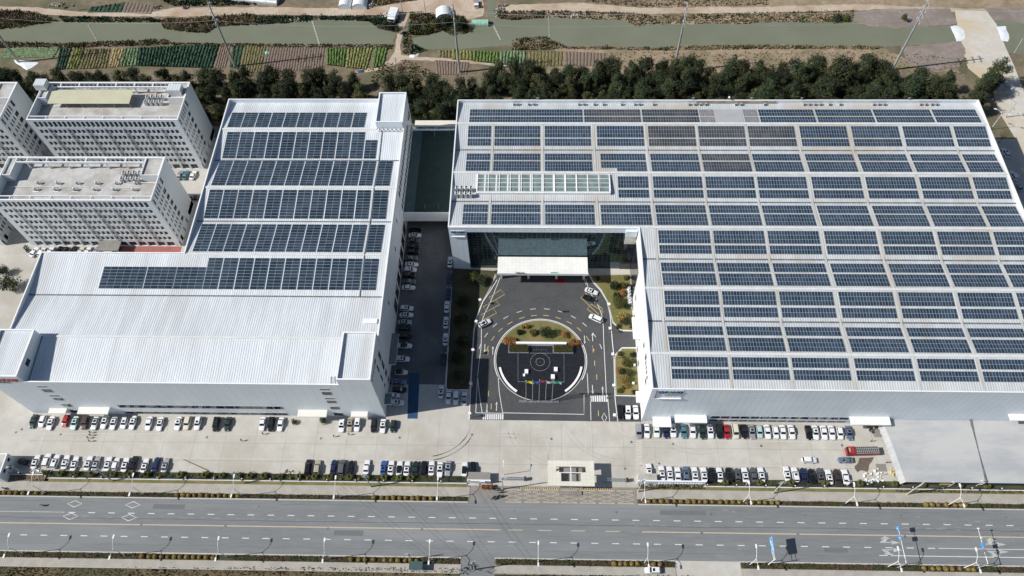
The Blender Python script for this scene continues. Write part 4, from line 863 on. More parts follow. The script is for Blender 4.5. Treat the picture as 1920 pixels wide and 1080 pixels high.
    if canopy:
        mb = MB(); mb.box(-1.0+X_(-162),7.2+X_(-162),-4.5,-.05,3.2,3.6,m_lane,skip='B'); mb.box(X_(-162)-.8,X_(-162)-.6,-4.4,-4.2,0,3.2,m_metal); mb.box(X_(-162)+6.8,X_(-162)+7,-4.4,-4.2,0,3.2,m_metal); mb.obj('porch', D)
    return D
dorm('pale grey front dormitory block with a bare sunny roof deck, behind the west factory', -190.8, -133.1, 162.1, 182.0, 1, True)
dorm('pale grey dormitory block behind, with a cream canopy on its roof', -190.8, -133.1, 200.1, 220.0, 2)
dorm('pale dormitory block cut off by the left edge of the view, in the back row', -259, -201.2, 200.1, 220.0, 3)
dorm('dormitory block whose foot alone shows at the left edge, in the front row', -259, -201.2, 162.1, 182.0, 4)
# roof things on the dormitories
CT = thing('roof_canopy', 'cream ribbed canopy sheltering the rear dormitory roof', 'canopy', (0,0,0))
mb = MB(); mb.face([(-186.4,209.6,27.1),(-154.6,209.6,27.1),(-154.6,216.4,27.7),(-186.4,216.4,27.7)], m_ycream); mb.face([(-186.4,209.6,27.0),(-154.6,209.6,27.0),(-154.6,209.6,27.1),(-186.4,209.6,27.1)], m_cream); mb.obj('roof_sheet', CT)
mb = MB()
for i in range(6):
    for y in (210,216): mb.cyl((-186+i*6.2,y,24.4),(-186+i*6.2,y,27.05),.08,.08,m_metal,5)
mb.obj('post', CT)
for x, y, w_, d, z, lb in ((-189.9,217.2,4.2,3.6,28.3,'left end'),(-137.4,215.2,5.2,3.6,27.6,'right end')):
    t = thing('water_tank', 'dimpled steel water tank on the %s of the rear dormitory roof' % lb, 'water tank', (x,y,z), 0, 'roof water tanks'); mb = MB(); mb.box(-w_/2,w_/2,-d/2,d/2,.2,2.6,m_tank,skip='B'); mb.obj('tank', t); mb = MB(); mb.box(-w_/2,w_/2,-d/2-.1,-d/2+.2,0,.2,m_metal); mb.box(-w_/2,w_/2,d/2-.2,d/2+.1,0,.2,m_metal); mb.obj('plinth', t)
g_ = 'cooling units on the dormitory roofs'
for nm, x0, y0 in (('front',-147.6,173.6),('rear',-149.2,211.6)):
    for r_ in range(2):
        for k in range(4): dup(first, (x0+k*1.9, y0+r_*2.6, 24.5), 0, 'cooling unit, %s from left in the %s row on the %s dormitory roof' % (nth(k+1), ('near','far')[r_], nm), g_)
vt = None
for r_ in range(2):
    for i in range(6):
        loc = (-178.3+i*7.15, 169.4+r_*2.9, 24.4); lb = 'spindly steel roof vent frame, %s from left in the %s row on the front dormitory' % (nth(i+1), ('near','far')[r_])
        if vt is None:
            vt = thing('vent_frame', lb, 'vent frame', loc, 0, 'vent frames on the front dormitory roof')
            mb = MB(); mb.tube([(-1.1,-.5,.1),(-1.1,.5,.9),(1.1,.5,.9),(1.1,-.5,.1),(-1.1,-.5,.1)], .07, m_metal, 5); mb.tube([(-.6,0,0),(-.6,0,1.3),(.6,0,1.3),(.6,0,0)], .07, m_cap, 5); mb.obj('frame', vt)
            mb = MB(); mb.cyl((-.1,0,0),(-.1,0,1.3),.32,.32,m_metal,10); mb.ball((-.1,0,1.4),.4,m_cap,1); mb.obj('cowl', vt)
        else: dup(vt, loc, 0, lb)
mb = MB(); mb.tube([(-188,170.9,24.7),(-141,170.6,24.7)], .1, m_cap, 5); mb.tube([(-146,173,24.8),(-134,172.6,24.8)], .15, m_cap, 5); tag(mb.obj('roof_pipe'), 'white pipes running along the front dormitory roof', 'pipe')
# ================================================================ VEHICLES
PAL = dict(white=((.74,.75,.76),.25,0),silver=((.42,.44,.46),.3,.5),grey=((.13,.14,.15),.3,.4),black=((.012,.013,.015),.15,.1),navy=((.02,.035,.1),.2,.3),blue=((.05,.12,.4),.25,.3),slate=((.16,.21,.3),.3,.4),red=((.38,.015,.02),.25,.1),maroon=((.06,.012,.018),.25,.2),brown=((.07,.045,.035),.25,.3),beige=((.42,.38,.3),.3,.2),mint=((.45,.6,.58),.3,.1),teal=((.08,.22,.27),.3,.2),cream=((.62,.58,.48),.3,0),bottle=((.02,.045,.04),.2,.2))
CP = {}
for k, (c, r_, mt) in PAL.items():
    m, n, L, b = _new('car_paint_'+k); b.inputs['Base Color'].default_value = (*c,1); b.inputs['Roughness'].default_value = r_+.1; b.inputs['Metallic'].default_value = mt; b.inputs['Coat Weight'].default_value = .5; b.inputs['Coat Roughness'].default_value = .12; CP[k] = m
m_cglass = pm('car_glass', (.008,.01,.013), rough=.08, spec=.7); m_light = pm('headlight_glass', (.5,.5,.5), rough=.15); m_tail = pm('tail_light', (.25,.01,.01), rough=.2); m_rim = pm('wheel_rim', (.35,.36,.37), rough=.35, metal=.7)
SH_ = dict(saloon=dict(L=4.9,W=1.86,belt=.93,top=1.44,cab=(-1.7,.85),roof=(-1.15,.2),hood=.92,boot=.98),suv=dict(L=4.8,W=1.94,belt=1.05,top=1.68,cab=(-2.15,.95),roof=(-1.85,.4),hood=1.05,boot=1.02),hatchback=dict(L=4.25,W=1.78,belt=.95,top=1.5,cab=(-1.9,.9),roof=(-1.55,.3),hood=.92,boot=.95),van=dict(L=5.1,W=1.94,belt=1.1,top=1.88,cab=(-2.35,1.35),roof=(-2.05,.7),hood=1.05,boot=1.05))
MC = {}
def car_meshes(kind, colour, roofc=None):
    key = (kind, colour, roofc)
    if key in MC: return MC[key]
    s = SH_[kind]; L_, W_ = s['L']/2, s['W']/2; P_ = CP[colour]; RC = CP[roofc] if roofc else P_
    mb = MB(); st = [(-L_,.66,.42,.78),(-L_+.14,.86,.3,s['boot']-.03),(-L_+.5,.98,.22,s['boot']),(-1.6,1.0,.2,s['belt']),(-.4,1.0,.2,s['belt']-.01),(.9,1.0,.2,s['belt']-.02),(L_-.9,.98,.2,s['hood']-.08),(L_-.32,.9,.24,s['hood']-.2),(L_-.08,.74,.3,s['hood']-.32),(L_,.55,.38,.52)]
    rings = []
    for y, k, z0, z1 in st:
        w_ = W_*k; zm = z0+(z1-z0)*.62; rings.append([(-w_*.9,y,z0),(-w_,y,z0+.12),(-w_,y,zm),(-w_*.9,y,z1-.03),(-w_*.6,y,z1),(w_*.6,y,z1),(w_*.9,y,z1-.03),(w_,y,zm),(w_,y,z0+.12),(w_*.9,y,z0)])
    for a, b in zip(rings, rings[1:]):
        for i in range(10): j = (i+1) % 10; mb.face([a[i],a[j],b[j],b[i]], P_)
    mb.face(rings[0], P_); mb.face(rings[-1][::-1], P_)
    c0, c1 = s['cab']; r0, r1 = s['roof']; zb, zt = s['belt']-.03, s['top']; wb, wt = W_*.9, W_*.78
    gl_ = MB(); B4 = [(-wb,c0,zb),(wb,c0,zb),(wb,c1,zb),(-wb,c1,zb)]; T4 = [(-wt,r0,zt-.05),(wt,r0,zt-.05),(wt,r1,zt-.05),(-wt,r1,zt-.05)]
    for i in range(4): j = (i+1) % 4; gl_.face([B4[i],B4[j],T4[j],T4[i]], m_cglass)
    # roof panel and pillars belong to the body
    e = .03; q = [(-wt-e,r0-e,zt-.06),(wt+e,r0-e,zt-.06),(wt+e,r1+e,zt-.06),(-wt-e,r1+e,zt-.06)]; q2 = [(-wt*.85,r0+.12,zt),(wt*.85,r0+.12,zt),(wt*.85,r1-.12,zt),(-wt*.85,r1-.12,zt)]
    mb.face(q2, RC)
    for i in range(4): j = (i+1) % 4; mb.face([q[i],q[j],q2[j],q2[i]], RC)
    for sx in (-1,1):
        for b_, t_ in ((B4[0],T4[0]),(B4[3],T4[3])):
            p, t = Vector((sx*abs(b_[0])*1.01,b_[1],b_[2])), Vector((sx*abs(t_[0])*1.01,t_[1],t_[2])); mb.cyl(p, t, .05, .045, P_, 4, False)
        ym_ = (r0+r1)/2; mb.cyl((sx*wb*1.0,ym_,zb),(sx*wt*1.01,ym_,zt-.05),.045,.045,P_,4,False); mb.box(min(sx*W_,sx*(W_+.16)),max(sx*W_,sx*(W_+.16)),c1-.35,c1-.15,s['belt'],s['belt']+.14,P_,skip='B')
    wh = MB(); wh.cyl((-.11,0,0),(.11,0,0),.33,.33,m_tyre,14); rm = MB(); rm.cyl((-.12,0,0),(.12,0,0),.2,.2,m_rim,10)
    sr = MB(); sr.box(-wt*.55,wt*.55,r1-.95,r1-.25,zt-.01,zt+.015,m_cglass,skip='B')
    hl = MB(); hl.box(-.18,.18,-.12,.1,-.07,.08,m_light,skip='B'); tl = MB(); tl.box(-.17,.17,-.05,.08,-.07,.08,m_tail,skip='B')
    MC[key] = dict(body=mb.mesh('body', False), glass=gl_.mesh('glass'), wheel=wh.mesh('wheel'), rim=rm.mesh('rim'), sun=sr.mesh('sunroof'), hl=hl.mesh('hl'), tl=tl.mesh('tl'), s=s); return MC[key]
def car(loc, rz, kind, colour, label, group=None, sunroof=False, roofc=None):
    m = car_meshes(kind, colour, roofc); s = m['s']; t = thing('parked_car', label, 'car', loc, rz, group)
    put('body', m['body'], t); put('windows', m['glass'], t)
    for x in (-1,1):
        for y in (-1,1):
            w_ = put('wheel', m['wheel'], t, (x*(s['W']/2-.1), y*s['L']*.29, .33)); put('rim', m['rim'], w_)
        put('headlight', m['hl'], t, (x*s['W']*.33, s['L']/2-.16, .62)); put('tail_light', m['tl'], t, (x*s['W']*.36, -s['L']/2+.03, .78))
    if sunroof: put('sunroof', m['sun'], t)
    return t
TW = dict(saloon='saloon car', suv='SUV', hatchback='small hatchback', van='tall people carrier')
KC = dict(s='saloon', u='suv', h='hatchback', v='van')
COLN = dict(bottle='dark green', navy='dark blue', mint='pale mint', slate='grey blue')
def row(desc, group, spec, rz, dz=0, jit=.02, z=.012, fromw='left'):
    "spec: x, y, colour, type letter(+o = sunroof) ; desc finishes the label"
    rnd = random.Random(len(desc)*7)
    for i, it in enumerate(spec):
        x, y, col, k = it[:4]; p = G(x, y, .7); kind = KC[k[0]]
        lab = '%s %s, %s from %s %s' % (COLN.get(col, col), TW[kind], nth(i+1), fromw, desc)
        r_ = rz if len(it) < 5 else R(it[4])
        car((p.x,p.y,z), r_+rnd.gauss(0,jit), kind, col, lab, group, 'o' in k, it[5] if len(it) > 5 else None)
S_, N_, E_ = R(180), 0, R(-90)
row('below the west factory front', 'cars along the west factory front', [(62.5,790,'bottle','s'),(79.5,789.5,'white','h'),(95,793.5,'white','so'),(123,789,'red','h'),(140,793,'mint','so'),(159.5,792,'brown','u'),(178.5,793,'silver','so'),(196,791,'white','so'),(213,793,'white','so'),(233,792.5,'white','ho'),(249,792.5,'white','so'),(279,794,'white','s'),(300,795,'white','so'),(334,794,'white','so'),(351,793,'cream','u'),(371,793.5,'white','uo'),(405.5,795,'black','v'),(427,795,'bottle','s'),(492,794.5,'white','s'),(509,795,'black','v'),(526,795.5,'white','s'),(641,797.5,'white','uo'),(656,796,'beige','so'),(670,796,'white','uo'),(701,797.5,'black','u'),(718,799,'white','so'),(737,799,'bottle','h')], S_)
row('below the east factory front', 'cars along the east factory front', [(1197.5,808,'silver','v'),(1213,808,'white','s'),(1231,807,'white','u'),(1249,808.5,'navy','s'),(1262,807,'white','uo'),(1282,808.5,'teal','s'),(1299,808,'white','s'),(1317.5,810,'bottle','s'),(1332,808.5,'white','so'),(1349,809,'black','u'),(1362.5,809.5,'red','s'),(1379,808.5,'cream','v'),(1395.5,809,'black','s'),(1410,809.5,'silver','so'),(1424,809,'mint','h'),(1439,809.5,'white','s'),(1454.5,810.5,'white','h'),(1468,810,'white','s'),(1484.5,810,'white','s'),(1516,811,'black','s'),(1529,811,'white','so'),(1545,811,'white','s'),(1559.5,811,'white','s'),(1575,812,'white','h'),(1592,812,'slate','so')], S_)
row('by the fence at the left end', 'cars along the fence, left end', [(46,866,'black','s',80),(67,865.5,'white','so'),(88,863,'white','u'),(104,865.5,'white','uo'),(123,866,'white','so'),(140,869,'white','so'),(166,868,'white','so'),(180.5,869,'silver','so'),(202.5,869.5,'white','so'),(217,870,'white','h'),(235,871,'white','so'),(251,868,'black','uo'),(272,872.5,'white','so'),(292.5,870.5,'navy','s'),(310,872,'silver','so')], N_)
row('by the fence left of the gate', 'cars along the fence left of the gate', [(578,875.5,'black','v'),(595,876,'beige','u'),(625.5,875.5,'navy','s'),(641,876,'grey','v'),(658,877,'black','so'),(687.5,875.5,'white','s'),(719,877,'blue','so'),(733,877,'white','so'),(749,878,'white','s',0,'black'),(763,878,'white','so'),(779,878,'bottle','s'),(795,877.5,'black','uo'),(809,877.5,'white','so'),(825,880.5,'white','so',180),(840,878,'silver','so',180),(871,879,'white','s',0,'black'),(886,879,'black','uo')], N_)
row('by the fence right of the gate', 'cars along the fence right of the gate', [(1217,882.5,'white','so'),(1241,887,'white','so'),(1256,888,'white','so'),(1271,889.5,'white','s'),(1286,888,'slate','uo'),(1303,889,'white','so'),(1320,889.5,'white','so'),(1335,890,'black','u'),(1349.5,890,'white','so'),(1367,890,'black','u'),(1382.5,889.5,'grey','ho'),(1397,890,'white','so'),(1413,890,'grey','s'),(1427.5,890,'white','so')], N_)
row('by the fence left of the grey warehouse', 'cars along the fence by the warehouse', [(1475.5,888,'white','so'),(1491,890,'white','uo'),(1507,891,'navy','s'),(1522.5,892.5,'black','so'),(1538,891,'grey','so'),(1554.5,894,'white','so'),(1570,893,'brown','s'),(1585.5,894,'white','s',0,None)], N_)
row('at the shaded west factory wall', 'cars nosed to the shaded factory side', [(779,432,'black','s'),(778,441,'white','so'),(776,451,'grey','so'),(775,462,'black','s'),(775,472,'black','u'),(771,484,'grey','s'),(772,496,'white','so'),(769,506,'white','uo'),(767.5,516,'black','u'),(767,528,'grey','s'),(766,539,'white','s'),(762.5,578,'white','uo'),(762,590.5,'white','so'),(759,604,'silver','so'),(759,615,'black','s'),(759,630,'black','u'),(759.5,648,'white','s',-90,'black'),(755,673,'white','uo'),(752.5,698,'white','h',-90,'black'),(747.5,716,'slate','so'),(749,730.5,'black','u'),(738.5,741.5,'white','h'),(744.5,755,'white','uo')], E_, fromw='the far end')
row('beside the shaded garden', 'cars parked along the shaded garden', [(844,491,'white','so'),(842,520,'navy','s'),(841,549,'navy','s'),(838,575,'white','s'),(836,604.5,'white','so'),(835.5,636,'white','so'),(831,672.5,'black','so'),(827,734,'white','so')], N_, fromw='the far end')
row('at the near end of the shaded garden', 'three cars at the garden end', [(841,744.5,'white','s'),(855,745.5,'white','u'),(870.5,747,'white','s',0,'silver')], S_, z=.012)
row('in the small bay by the east wall', 'cars in the bay by the east wall', [(1163,772.5,'black','v'),(1177.5,773,'white','uo'),(1192,773,'white','s')], S_, z=.032)
for (x, y, col, k, a, lab) in ((1109,546,'white','so',-112,'white saloon car parked askew beside the black car on the plaza'),(1105.5,560,'black','s',-115,'black saloon car in a yellow plaza bay'),(1117,597,'white','v',62,'white people carrier in the right yellow bays'),(909,606,'white','uo',-58,'white SUV in the left yellow bays'),
    (337,328,'silver','s',-8,'silver car, left of the three beside the rear dormitory'),(348,328,'teal','s',-8,'teal car between two pale cars beside the rear dormitory'),(362,328,'white','s',-8,'white car, right of the three beside the rear dormitory'),(365,371,'maroon','s',90,'maroon car tucked behind the front dormitory corner'),
    (64.5,472,'white','s',-15,'white car, leftmost behind the west factory'),(78,472,'white','h',-10,'white hatchback, second from left behind the west factory'),(94,472,'white','s',-5,'white saloon, third from left behind the west factory'),(110,471,'black','s',-5,'black car, fourth from left behind the west factory'),(121,470.5,'black','h',-5,'black hatchback, fifth from left behind the west factory'),(137,471,'black','u',-5,'black car, sixth from left behind the west factory'),(151,472,'cream','s',-5,'cream car just left of the dormitory porch'),(164,472,'white','s',-5,'white car below the dormitory porch'),(180,472,'silver','s',-5,'silver car just right of the dormitory porch'),(217,471.5,'maroon','s',-5,'maroon car beside the red paving'),
    (1885.5,286,'white','uo',8,'white car in shade, furthest of three right of the east factory'),(1901,329,'white','u',8,'white car in shade, middle of three right of the east factory'),(1909.5,350,'silver','s',8,'silver car in shade, nearest of three right of the east factory'),
    (1517.5,862.5,'white','u',-90,'white car standing crosswise in the yard near the warehouse'),(1585,862.5,'slate','s',90,'grey blue saloon crosswise in the yard below the red lorry'),(1224,1069.5,'white','uo',90,'white car on the pavement at the bottom edge')):
    p = G(x, y, .7); car((p.x,p.y,.036 if 880 < x < 1160 and y < 790 else (.15 if y > 1060 else .012)), R(a), KC[k[0]], col, lab, None, 'o' in k)
# red lorry with a caged load bed
p = G(1617,846,1.2); T = thing('lorry', 'red flatbed lorry with a caged bed of dark racks by the warehouse', 'lorry', (p.x,p.y,.012), R(2))
mb = MB(); mb.box(-5.2,-3.2,-1.2,1.2,.5,1.7,m_red2,skip='B'); mb.face([(-5.2,-1.2,1.7),(-4.9,-1.1,2.7),(-4.9,1.1,2.7),(-5.2,1.2,1.7)][::-1], m_cglass); mb.box(-4.9,-3.2,-1.15,1.15,1.7,2.75,m_red2); mb.box(-5.0,-4.2,-.8,.8,2.75,2.9,m_red2); cabm = mb.obj('cab', T)
mb = MB(); mb.box(-5.22,-5.0,-.95,.95,1.75,2.5,m_cglass,skip='B'); mb.obj('windscreen', cabm); mb = MB(); mb.box(-4.75,-4.45,-.6,.6,2.9,2.95,m_flagg,skip='B'); mb.obj('roof_board', cabm)
mb = MB(); mb.box(-3.0,4.9,-1.2,1.2,.9,1.15,m_dark,skip='B'); mb.box(-3.0,4.9,-1.25,-1.15,1.15,1.9,m_red2); mb.box(-3.0,4.9,1.15,1.25,1.15,1.9,m_red2); mb.box(-3.1,-2.95,-1.25,1.25,1.15,2.7,m_red2); mb.box(4.8,4.95,-1.25,1.25,1.15,1.9,m_red2); mb.obj('load_bed', T)
mb = MB()
for i in range(13): x = -2.6+i*.6; mb.box(x,x+.16,-1.1,1.1,1.9,2.3,m_lane,skip='B')
for y in (-1.1,-.4,.4,1.1): mb.box(-2.9,4.8,y-.06,y+.06,2.28,2.38,m_metal,skip='B')
mb.box(-2.7,4.7,-1.05,1.05,1.2,1.85,m_dark); mb.obj('rack', T)
for x in (-4.3,2.2,3.5):
    for y in (-1.0,1.0): mb = MB(); mb.cyl((x,y-.15,.5),(x,y+.15,.5),.5,.5,m_tyre,14); w_ = mb.obj('wheel', T); mb = MB(); mb.cyl((x,y-.16,.5),(x,y+.16,.5),.25,.25,m_rim,8); mb.obj('rim', w_)
# ---------------- scooters
def scooter_meshes():
    b = MB(); b.box(-.14,.14,-.75,-.1,.35,.75,m_dark,skip='B'); b.box(-.16,.16,-.1,.4,.25,.38,m_dark,skip='B'); b.box(-.18,.18,.4,.55,.3,1.0,m_slate,skip='B'); b.cyl((0,.55,.9),(0,.75,.3),.05,.05,m_metal,5)
    w_ = MB(); w_.cyl((-.06,0,0),(.06,0,0),.28,.28,m_tyre,12); s = MB(); s.box(-.15,.15,-.7,.0,.76,.86,m_dark,skip='B'); h = MB(); h.cyl((-.35,.48,1.08),(.35,.48,1.08),.03,.03,m_dark,5); h.cyl((0,.52,.9),(0,.48,1.08),.04,.04,m_dark,5)
    return b.mesh('b'), w_.mesh('w'), s.mesh('s'), h.mesh('h')
m_slate = pm('scooter_shell', (.25,.27,.3), rough=.35); SM = scooter_meshes()
def scooter(x, y, a, label, group=None, z=.012):
    p = G(x, y, .5); t = thing('motor_scooter', label, 'scooter', (p.x,p.y,z), R(a), group); put('body', SM[0], t); put('seat', SM[2], t); put('handlebar', SM[3], t)
    for q in (.72,-.6): put('wheel', SM[1], t, (0,q,.28))
    return t
gs = 'scooters parked beside the gate sign wall'
for i, (x, y) in enumerate(((928,915),(934,919),(940,923),(934,930),(941,931),(925,932.5),(930,933.5))): scooter(x, y, 80+i*9, 'motor scooter, %s from the back in the cluster left of the gate' % nth(i+1), gs, .15)
for i, (x, y) in enumerate(((46,463),(50,466),(49,470),(54,468))): scooter(x, y, 20*i, 'motor scooter, %s of the cluster by the left corner of the front dormitory' % nth(i+1), 'scooters by the dormitory corner')
sA = scooter(1058,584,-80,'dark scooter being ridden across the plaza', None, .036); sB = scooter(79,947.5,-95,'scooter riding along the main road at the left', None, .006); sC = scooter(885,1062,10,'scooter riding down the side road at the bottom', None, .016)
scooter(8,916,70,'scooter lying by the hedge at the left end of the upper pavement', None, .15)
# ================================================================ PEOPLE
def skin_mesh(nodes, edges, paint):
    me = bpy.data.meshes.new('p'); me.from_pydata([n[0] for n in nodes], edges, []); o = bpy.data.objects.new('p', me); C.objects.link(o)
    o.modifiers.new('s','SKIN'); sv = me.skin_vertices[0].data
    for i, n in enumerate(nodes): sv[i].radius = (n[1], n[1]*(n[2] if len(n) > 2 else 1)); sv[i].use_root = (i == 0)
    md = o.modifiers.new('u','SUBSURF'); md.levels = 1; md.render_levels = 1
    bpy.context.view_layer.update(); m2 = bpy.data.meshes.new_from_object(o.evaluated_get(bpy.context.evaluated_depsgraph_get())); bpy.data.objects.remove(o)
    m2.materials.clear()
    for m in (m_cloth, m_skin, paint): m2.materials.append(m)
    for f in m2.polygons: z = f.center.z; f.material_index = 1 if (z > 1.47 or (abs(f.center.x) > .2 and z < .84)) else (2 if z > .9 else 0); f.use_smooth = True
    return m2
def person_mesh(seated, paint):
    if not seated:
        N = [((0,0,.95),.15,.75),((0,0,1.15),.14,.7),((0,0,1.38),.17,.6),((0,0,1.5),.06),((0,.02,1.6),.095,1.1),((0,.02,1.7),.085,1.1),((-.2,0,1.4),.065),((-.27,.03,1.12),.048),((-.26,.12,.88),.036),((-.25,.15,.79),.032),((.2,0,1.4),.065),((.27,-.03,1.12),.048),((.26,.03,.88),.036),((.25,.06,.79),.032),((-.1,0,.88),.1),((-.11,.1,.5),.07),((-.11,.02,.1),.045),((-.11,.16,.04),.04),((.1,0,.88),.1),((.11,-.06,.5),.07),((.11,-.2,.12),.045),((.11,-.06,.04),.04)]
    else:
        N = [((0,-.2,.92),.15,.8),((0,-.17,1.1),.14,.7),((0,-.1,1.33),.17,.6),((0,-.07,1.45),.06),((0,-.04,1.55),.095,1.1),((0,-.04,1.65),.085,1.1),((-.2,-.1,1.34),.065),((-.3,.1,1.15),.048),((-.3,.36,1.12),.036),((-.28,.44,1.12),.032),((.2,-.1,1.34),.065),((.3,.1,1.15),.048),((.3,.36,1.12),.036),((.28,.44,1.12),.032),((-.1,-.15,.9),.1),((-.14,.25,.82),.075),((-.13,.25,.44),.045),((-.13,.38,.42),.04),((.1,-.15,.9),.1),((.14,.25,.82),.075),((.13,.25,.44),.045),((.13,.38,.42),.04)]
    E_ = [(0,1),(1,2),(2,3),(3,4),(4,5),(2,6),(6,7),(7,8),(8,9),(2,10),(10,11),(11,12),(12,13),(0,14),(14,15),(15,16),(16,17),(0,18),(18,19),(19,20),(20,21)]
    return skin_mesh(N, E_, paint)
m_shirt = pm('blue_work_jacket', (.03,.05,.1)); m_shirt2 = pm('pale_shirt', (.55,.55,.55))
PMs = (person_mesh(False, m_shirt), person_mesh(True, m_shirt), person_mesh(True, m_shirt2))
hm = MB(); hm.ball((0,0,0),.115,m_hair,2,.1,1.0); HM = hm.mesh('hair')
def person(x, y, a, label, group=None, z=.013, k=0, at=None):
    p = at or G(x, y, 0); t = tag(put('person', PMs[k], None, (p.x,p.y,z), R(a)), label, 'person', group); put('hair', HM, t, (0,0,1.71) if k == 0 else (0,-.06,1.66)); return t
gp = 'people walking in the yard'
for i, (x, y) in enumerate(((171,812),(171,817),(167,822),(169.5,828))): person(x, y, 90+i*10, 'person in dark clothes, %s from the back of the four walking together' % nth(i+1), gp)
for x, y, l in ((454,827,'left of three strung across the yard'),(494,814.5,'below the third dark car of the west row'),(627,819,'walking just left of the parked beige car'),(655,815.5,'walking just below the parked beige car')): person(x, y, 70, 'lone person in dark clothes '+l, gp)
for s, k, l in ((sA,1,'in a dark jacket riding the scooter on the plaza'),(sB,2,'in a pale top riding the scooter on the main road'),(sC,1,'in a dark jacket riding the scooter down the side road')):
    t = person(0,0,0,'person '+l, None, s.location.z, k, s.location); t.rotation_euler = s.rotation_euler
person(1138,748,20,'person in dark clothes walking over the right plaza crossing', None, .037)
for x, y, l in ((1618,792,'standing under the canopy by the warehouse'),(1632,828,'standing behind the red lorry'),(1661,868,'beside the warehouse wall')): person(x, y, 40, 'person in dark clothes '+l)
person(1186,686,40,'person crouching place near the white bins in the right lawn', None, .06) if 0 else None
# ================================================================ LAMPS, POLES
def lamp_master(label, loc, group):
    t = thing('street_lamp', label, 'street lamp', loc, 0, group)
    mb = MB(); mb.cyl((0,0,0),(0,0,9.0),.13,.09,m_lamp,8); mb.cyl((0,0,0),(0,0,1.6),.15,.15,m_blue,8); mb.obj('pole', t)
    for sy, top, reach in ((1,10.6,2.7),(-1,9.6,2.0)):
        pts = [(0,sy*reach*q,8.6+(top-8.6)*(1-(1-q)**2.2)) for q in (0,.2,.4,.6,.8,1)]
        mb = MB(); mb.tube(pts, .07, m_lamp, 6); a_ = mb.obj('arm', t)
        mb = MB(); mb.box(-.22,.22,min(0,sy*1.1),max(0,sy*1.1),-.1,.12,m_lamp,skip='B'); h = mb.obj('lamp_head', a_); h.location = (0,sy*reach,top)
    return t
gL = 'twin-arm street lamps along the main road'; L0 = None
for i in range(-3, 13):
    x = -152.6+31.15*i
    if i in (4,) or i > 10: pass
    if x > 170 or x < -190: continue
    if i == 5: continue
    k = sum(1 for j in range(-3, i) if -190 <= -152.6+31.15*j)
    lab = 'white twin-arm street lamp, %s from left along the upper pavement' % nth(k+1)
    if L0 is None: L0 = lamp_master(lab, (x,67.1,.1), gL)
    else: dup(L0, (x,67.1,.1), 0, lab)
bx = [-184.6,-153.3,-122.1,-91,-59.8,-29.1,2.4,33.9,64.9,96,127.1,158]
bx[9] = 105.1
for i, x in enumerate(bx): dup(L0, (x,48.6,.1), R(180) if 0 else 0, 'white twin-arm street lamp, %s from left along the lower pavement' % nth(i+1))
g2 = thing('small_street_lamp', 'single-arm lamp with its shadow left of the gatehouse', 'street lamp', (*px((945,890))[0], 0))
mb = MB(); mb.cyl((0,0,0),(0,0,7.2),.1,.07,m_lamp,6); mb.obj('pole', g2); mb = MB(); mb.tube([(0,0,7.1),(0,.8,7.5),(0,1.5,7.6)], .06, m_lamp, 5); mb.box(-.15,.15,1.4,2.1,7.55,7.7,m_lamp,skip='B'); mb.obj('arm', g2)
for (x, y), lb in (((1587,911),'by the last white car near the warehouse'),((1777,913.5),'in front of the warehouse eave'),((1830,911),'in front of the warehouse joint'),((1397,911),'behind the fence right of the gate'),((42,886),'beside the left gate lodge'),((152,877),'behind the fence at the left row of cars'),((725,778),'at the corner of the west factory'),((1905,335),'beside the shaded cars right of the east factory')):
    p = G(x, y); dup(g2, (p.x,p.y,0), R(100), 'small lamp post '+lb, None, .8)
p = G(1857, 243); t = dup(L0, (p.x,p.y,0), R(70), 'twin-arm street lamp beside the rear right corner of the east factory', None)
# telegraph / power poles
def steel_pole(x, y, h, label):
    t = thing('power_pole', label, 'power pole', (x,y,0), 0, 'tall steel power poles behind the factories')
    mb = MB(); mb.cyl((0,0,0),(0,0,h),.55,.28,m_metal,10); mb.obj('pole', t)
    for k in range(4):
        mb = MB(); z = h-1.0-k*2.8; mb.box(-.12,.12,-1.9,1.9,z,z+.25,m_metal,skip='B'); a_ = mb.obj('cross_arm', t)
        mb = MB(); mb.cyl((0,-1.8,z-.8),(0,-1.8,z),.1,.1,m_cap,6); mb.cyl((0,1.8,z-.8),(0,1.8,z),.1,.1,m_cap,6); mb.obj('insulator', a_)
    return t
SP = [(-232,262,34,'leftmost, cut by the left edge'),(-132.8,259.1,34,'second from left, rising from the cabbage field'),(-32.3,255.3,36,'middle one by the lettuce plots'),(61.3,255.2,36,'fourth from left, over the tree belt'),(156.1,256.7,36,'rightmost, leaning out by the silt bank')]
for x, y, h, l in SP: steel_pole(x, y, h, 'tall tapered steel power pole, '+l)
for k in range(3):
    cv = MB()
    for (x0,y0,h0,_), (x1,y1,h1,_) in zip([(-330,262,34,'')]+SP, SP+[(250,257,36,'')]):
        pts = [(x0+(x1-x0)*q/10, y0+(y1-y0)*q/10+(-1.8 if k != 1 else 1.8), h0+(h1-h0)*q/10-1.8-k*2.8-4*2.5*(q/10)*(1-q/10)) for q in range(11)]; cv.tube(pts, .035, m_metal, 3)
    tag(cv.obj('power_line'), 'power line strung across the river poles, %s wire from the top' % nth(k+1), 'power line', 'wires on the steel poles')
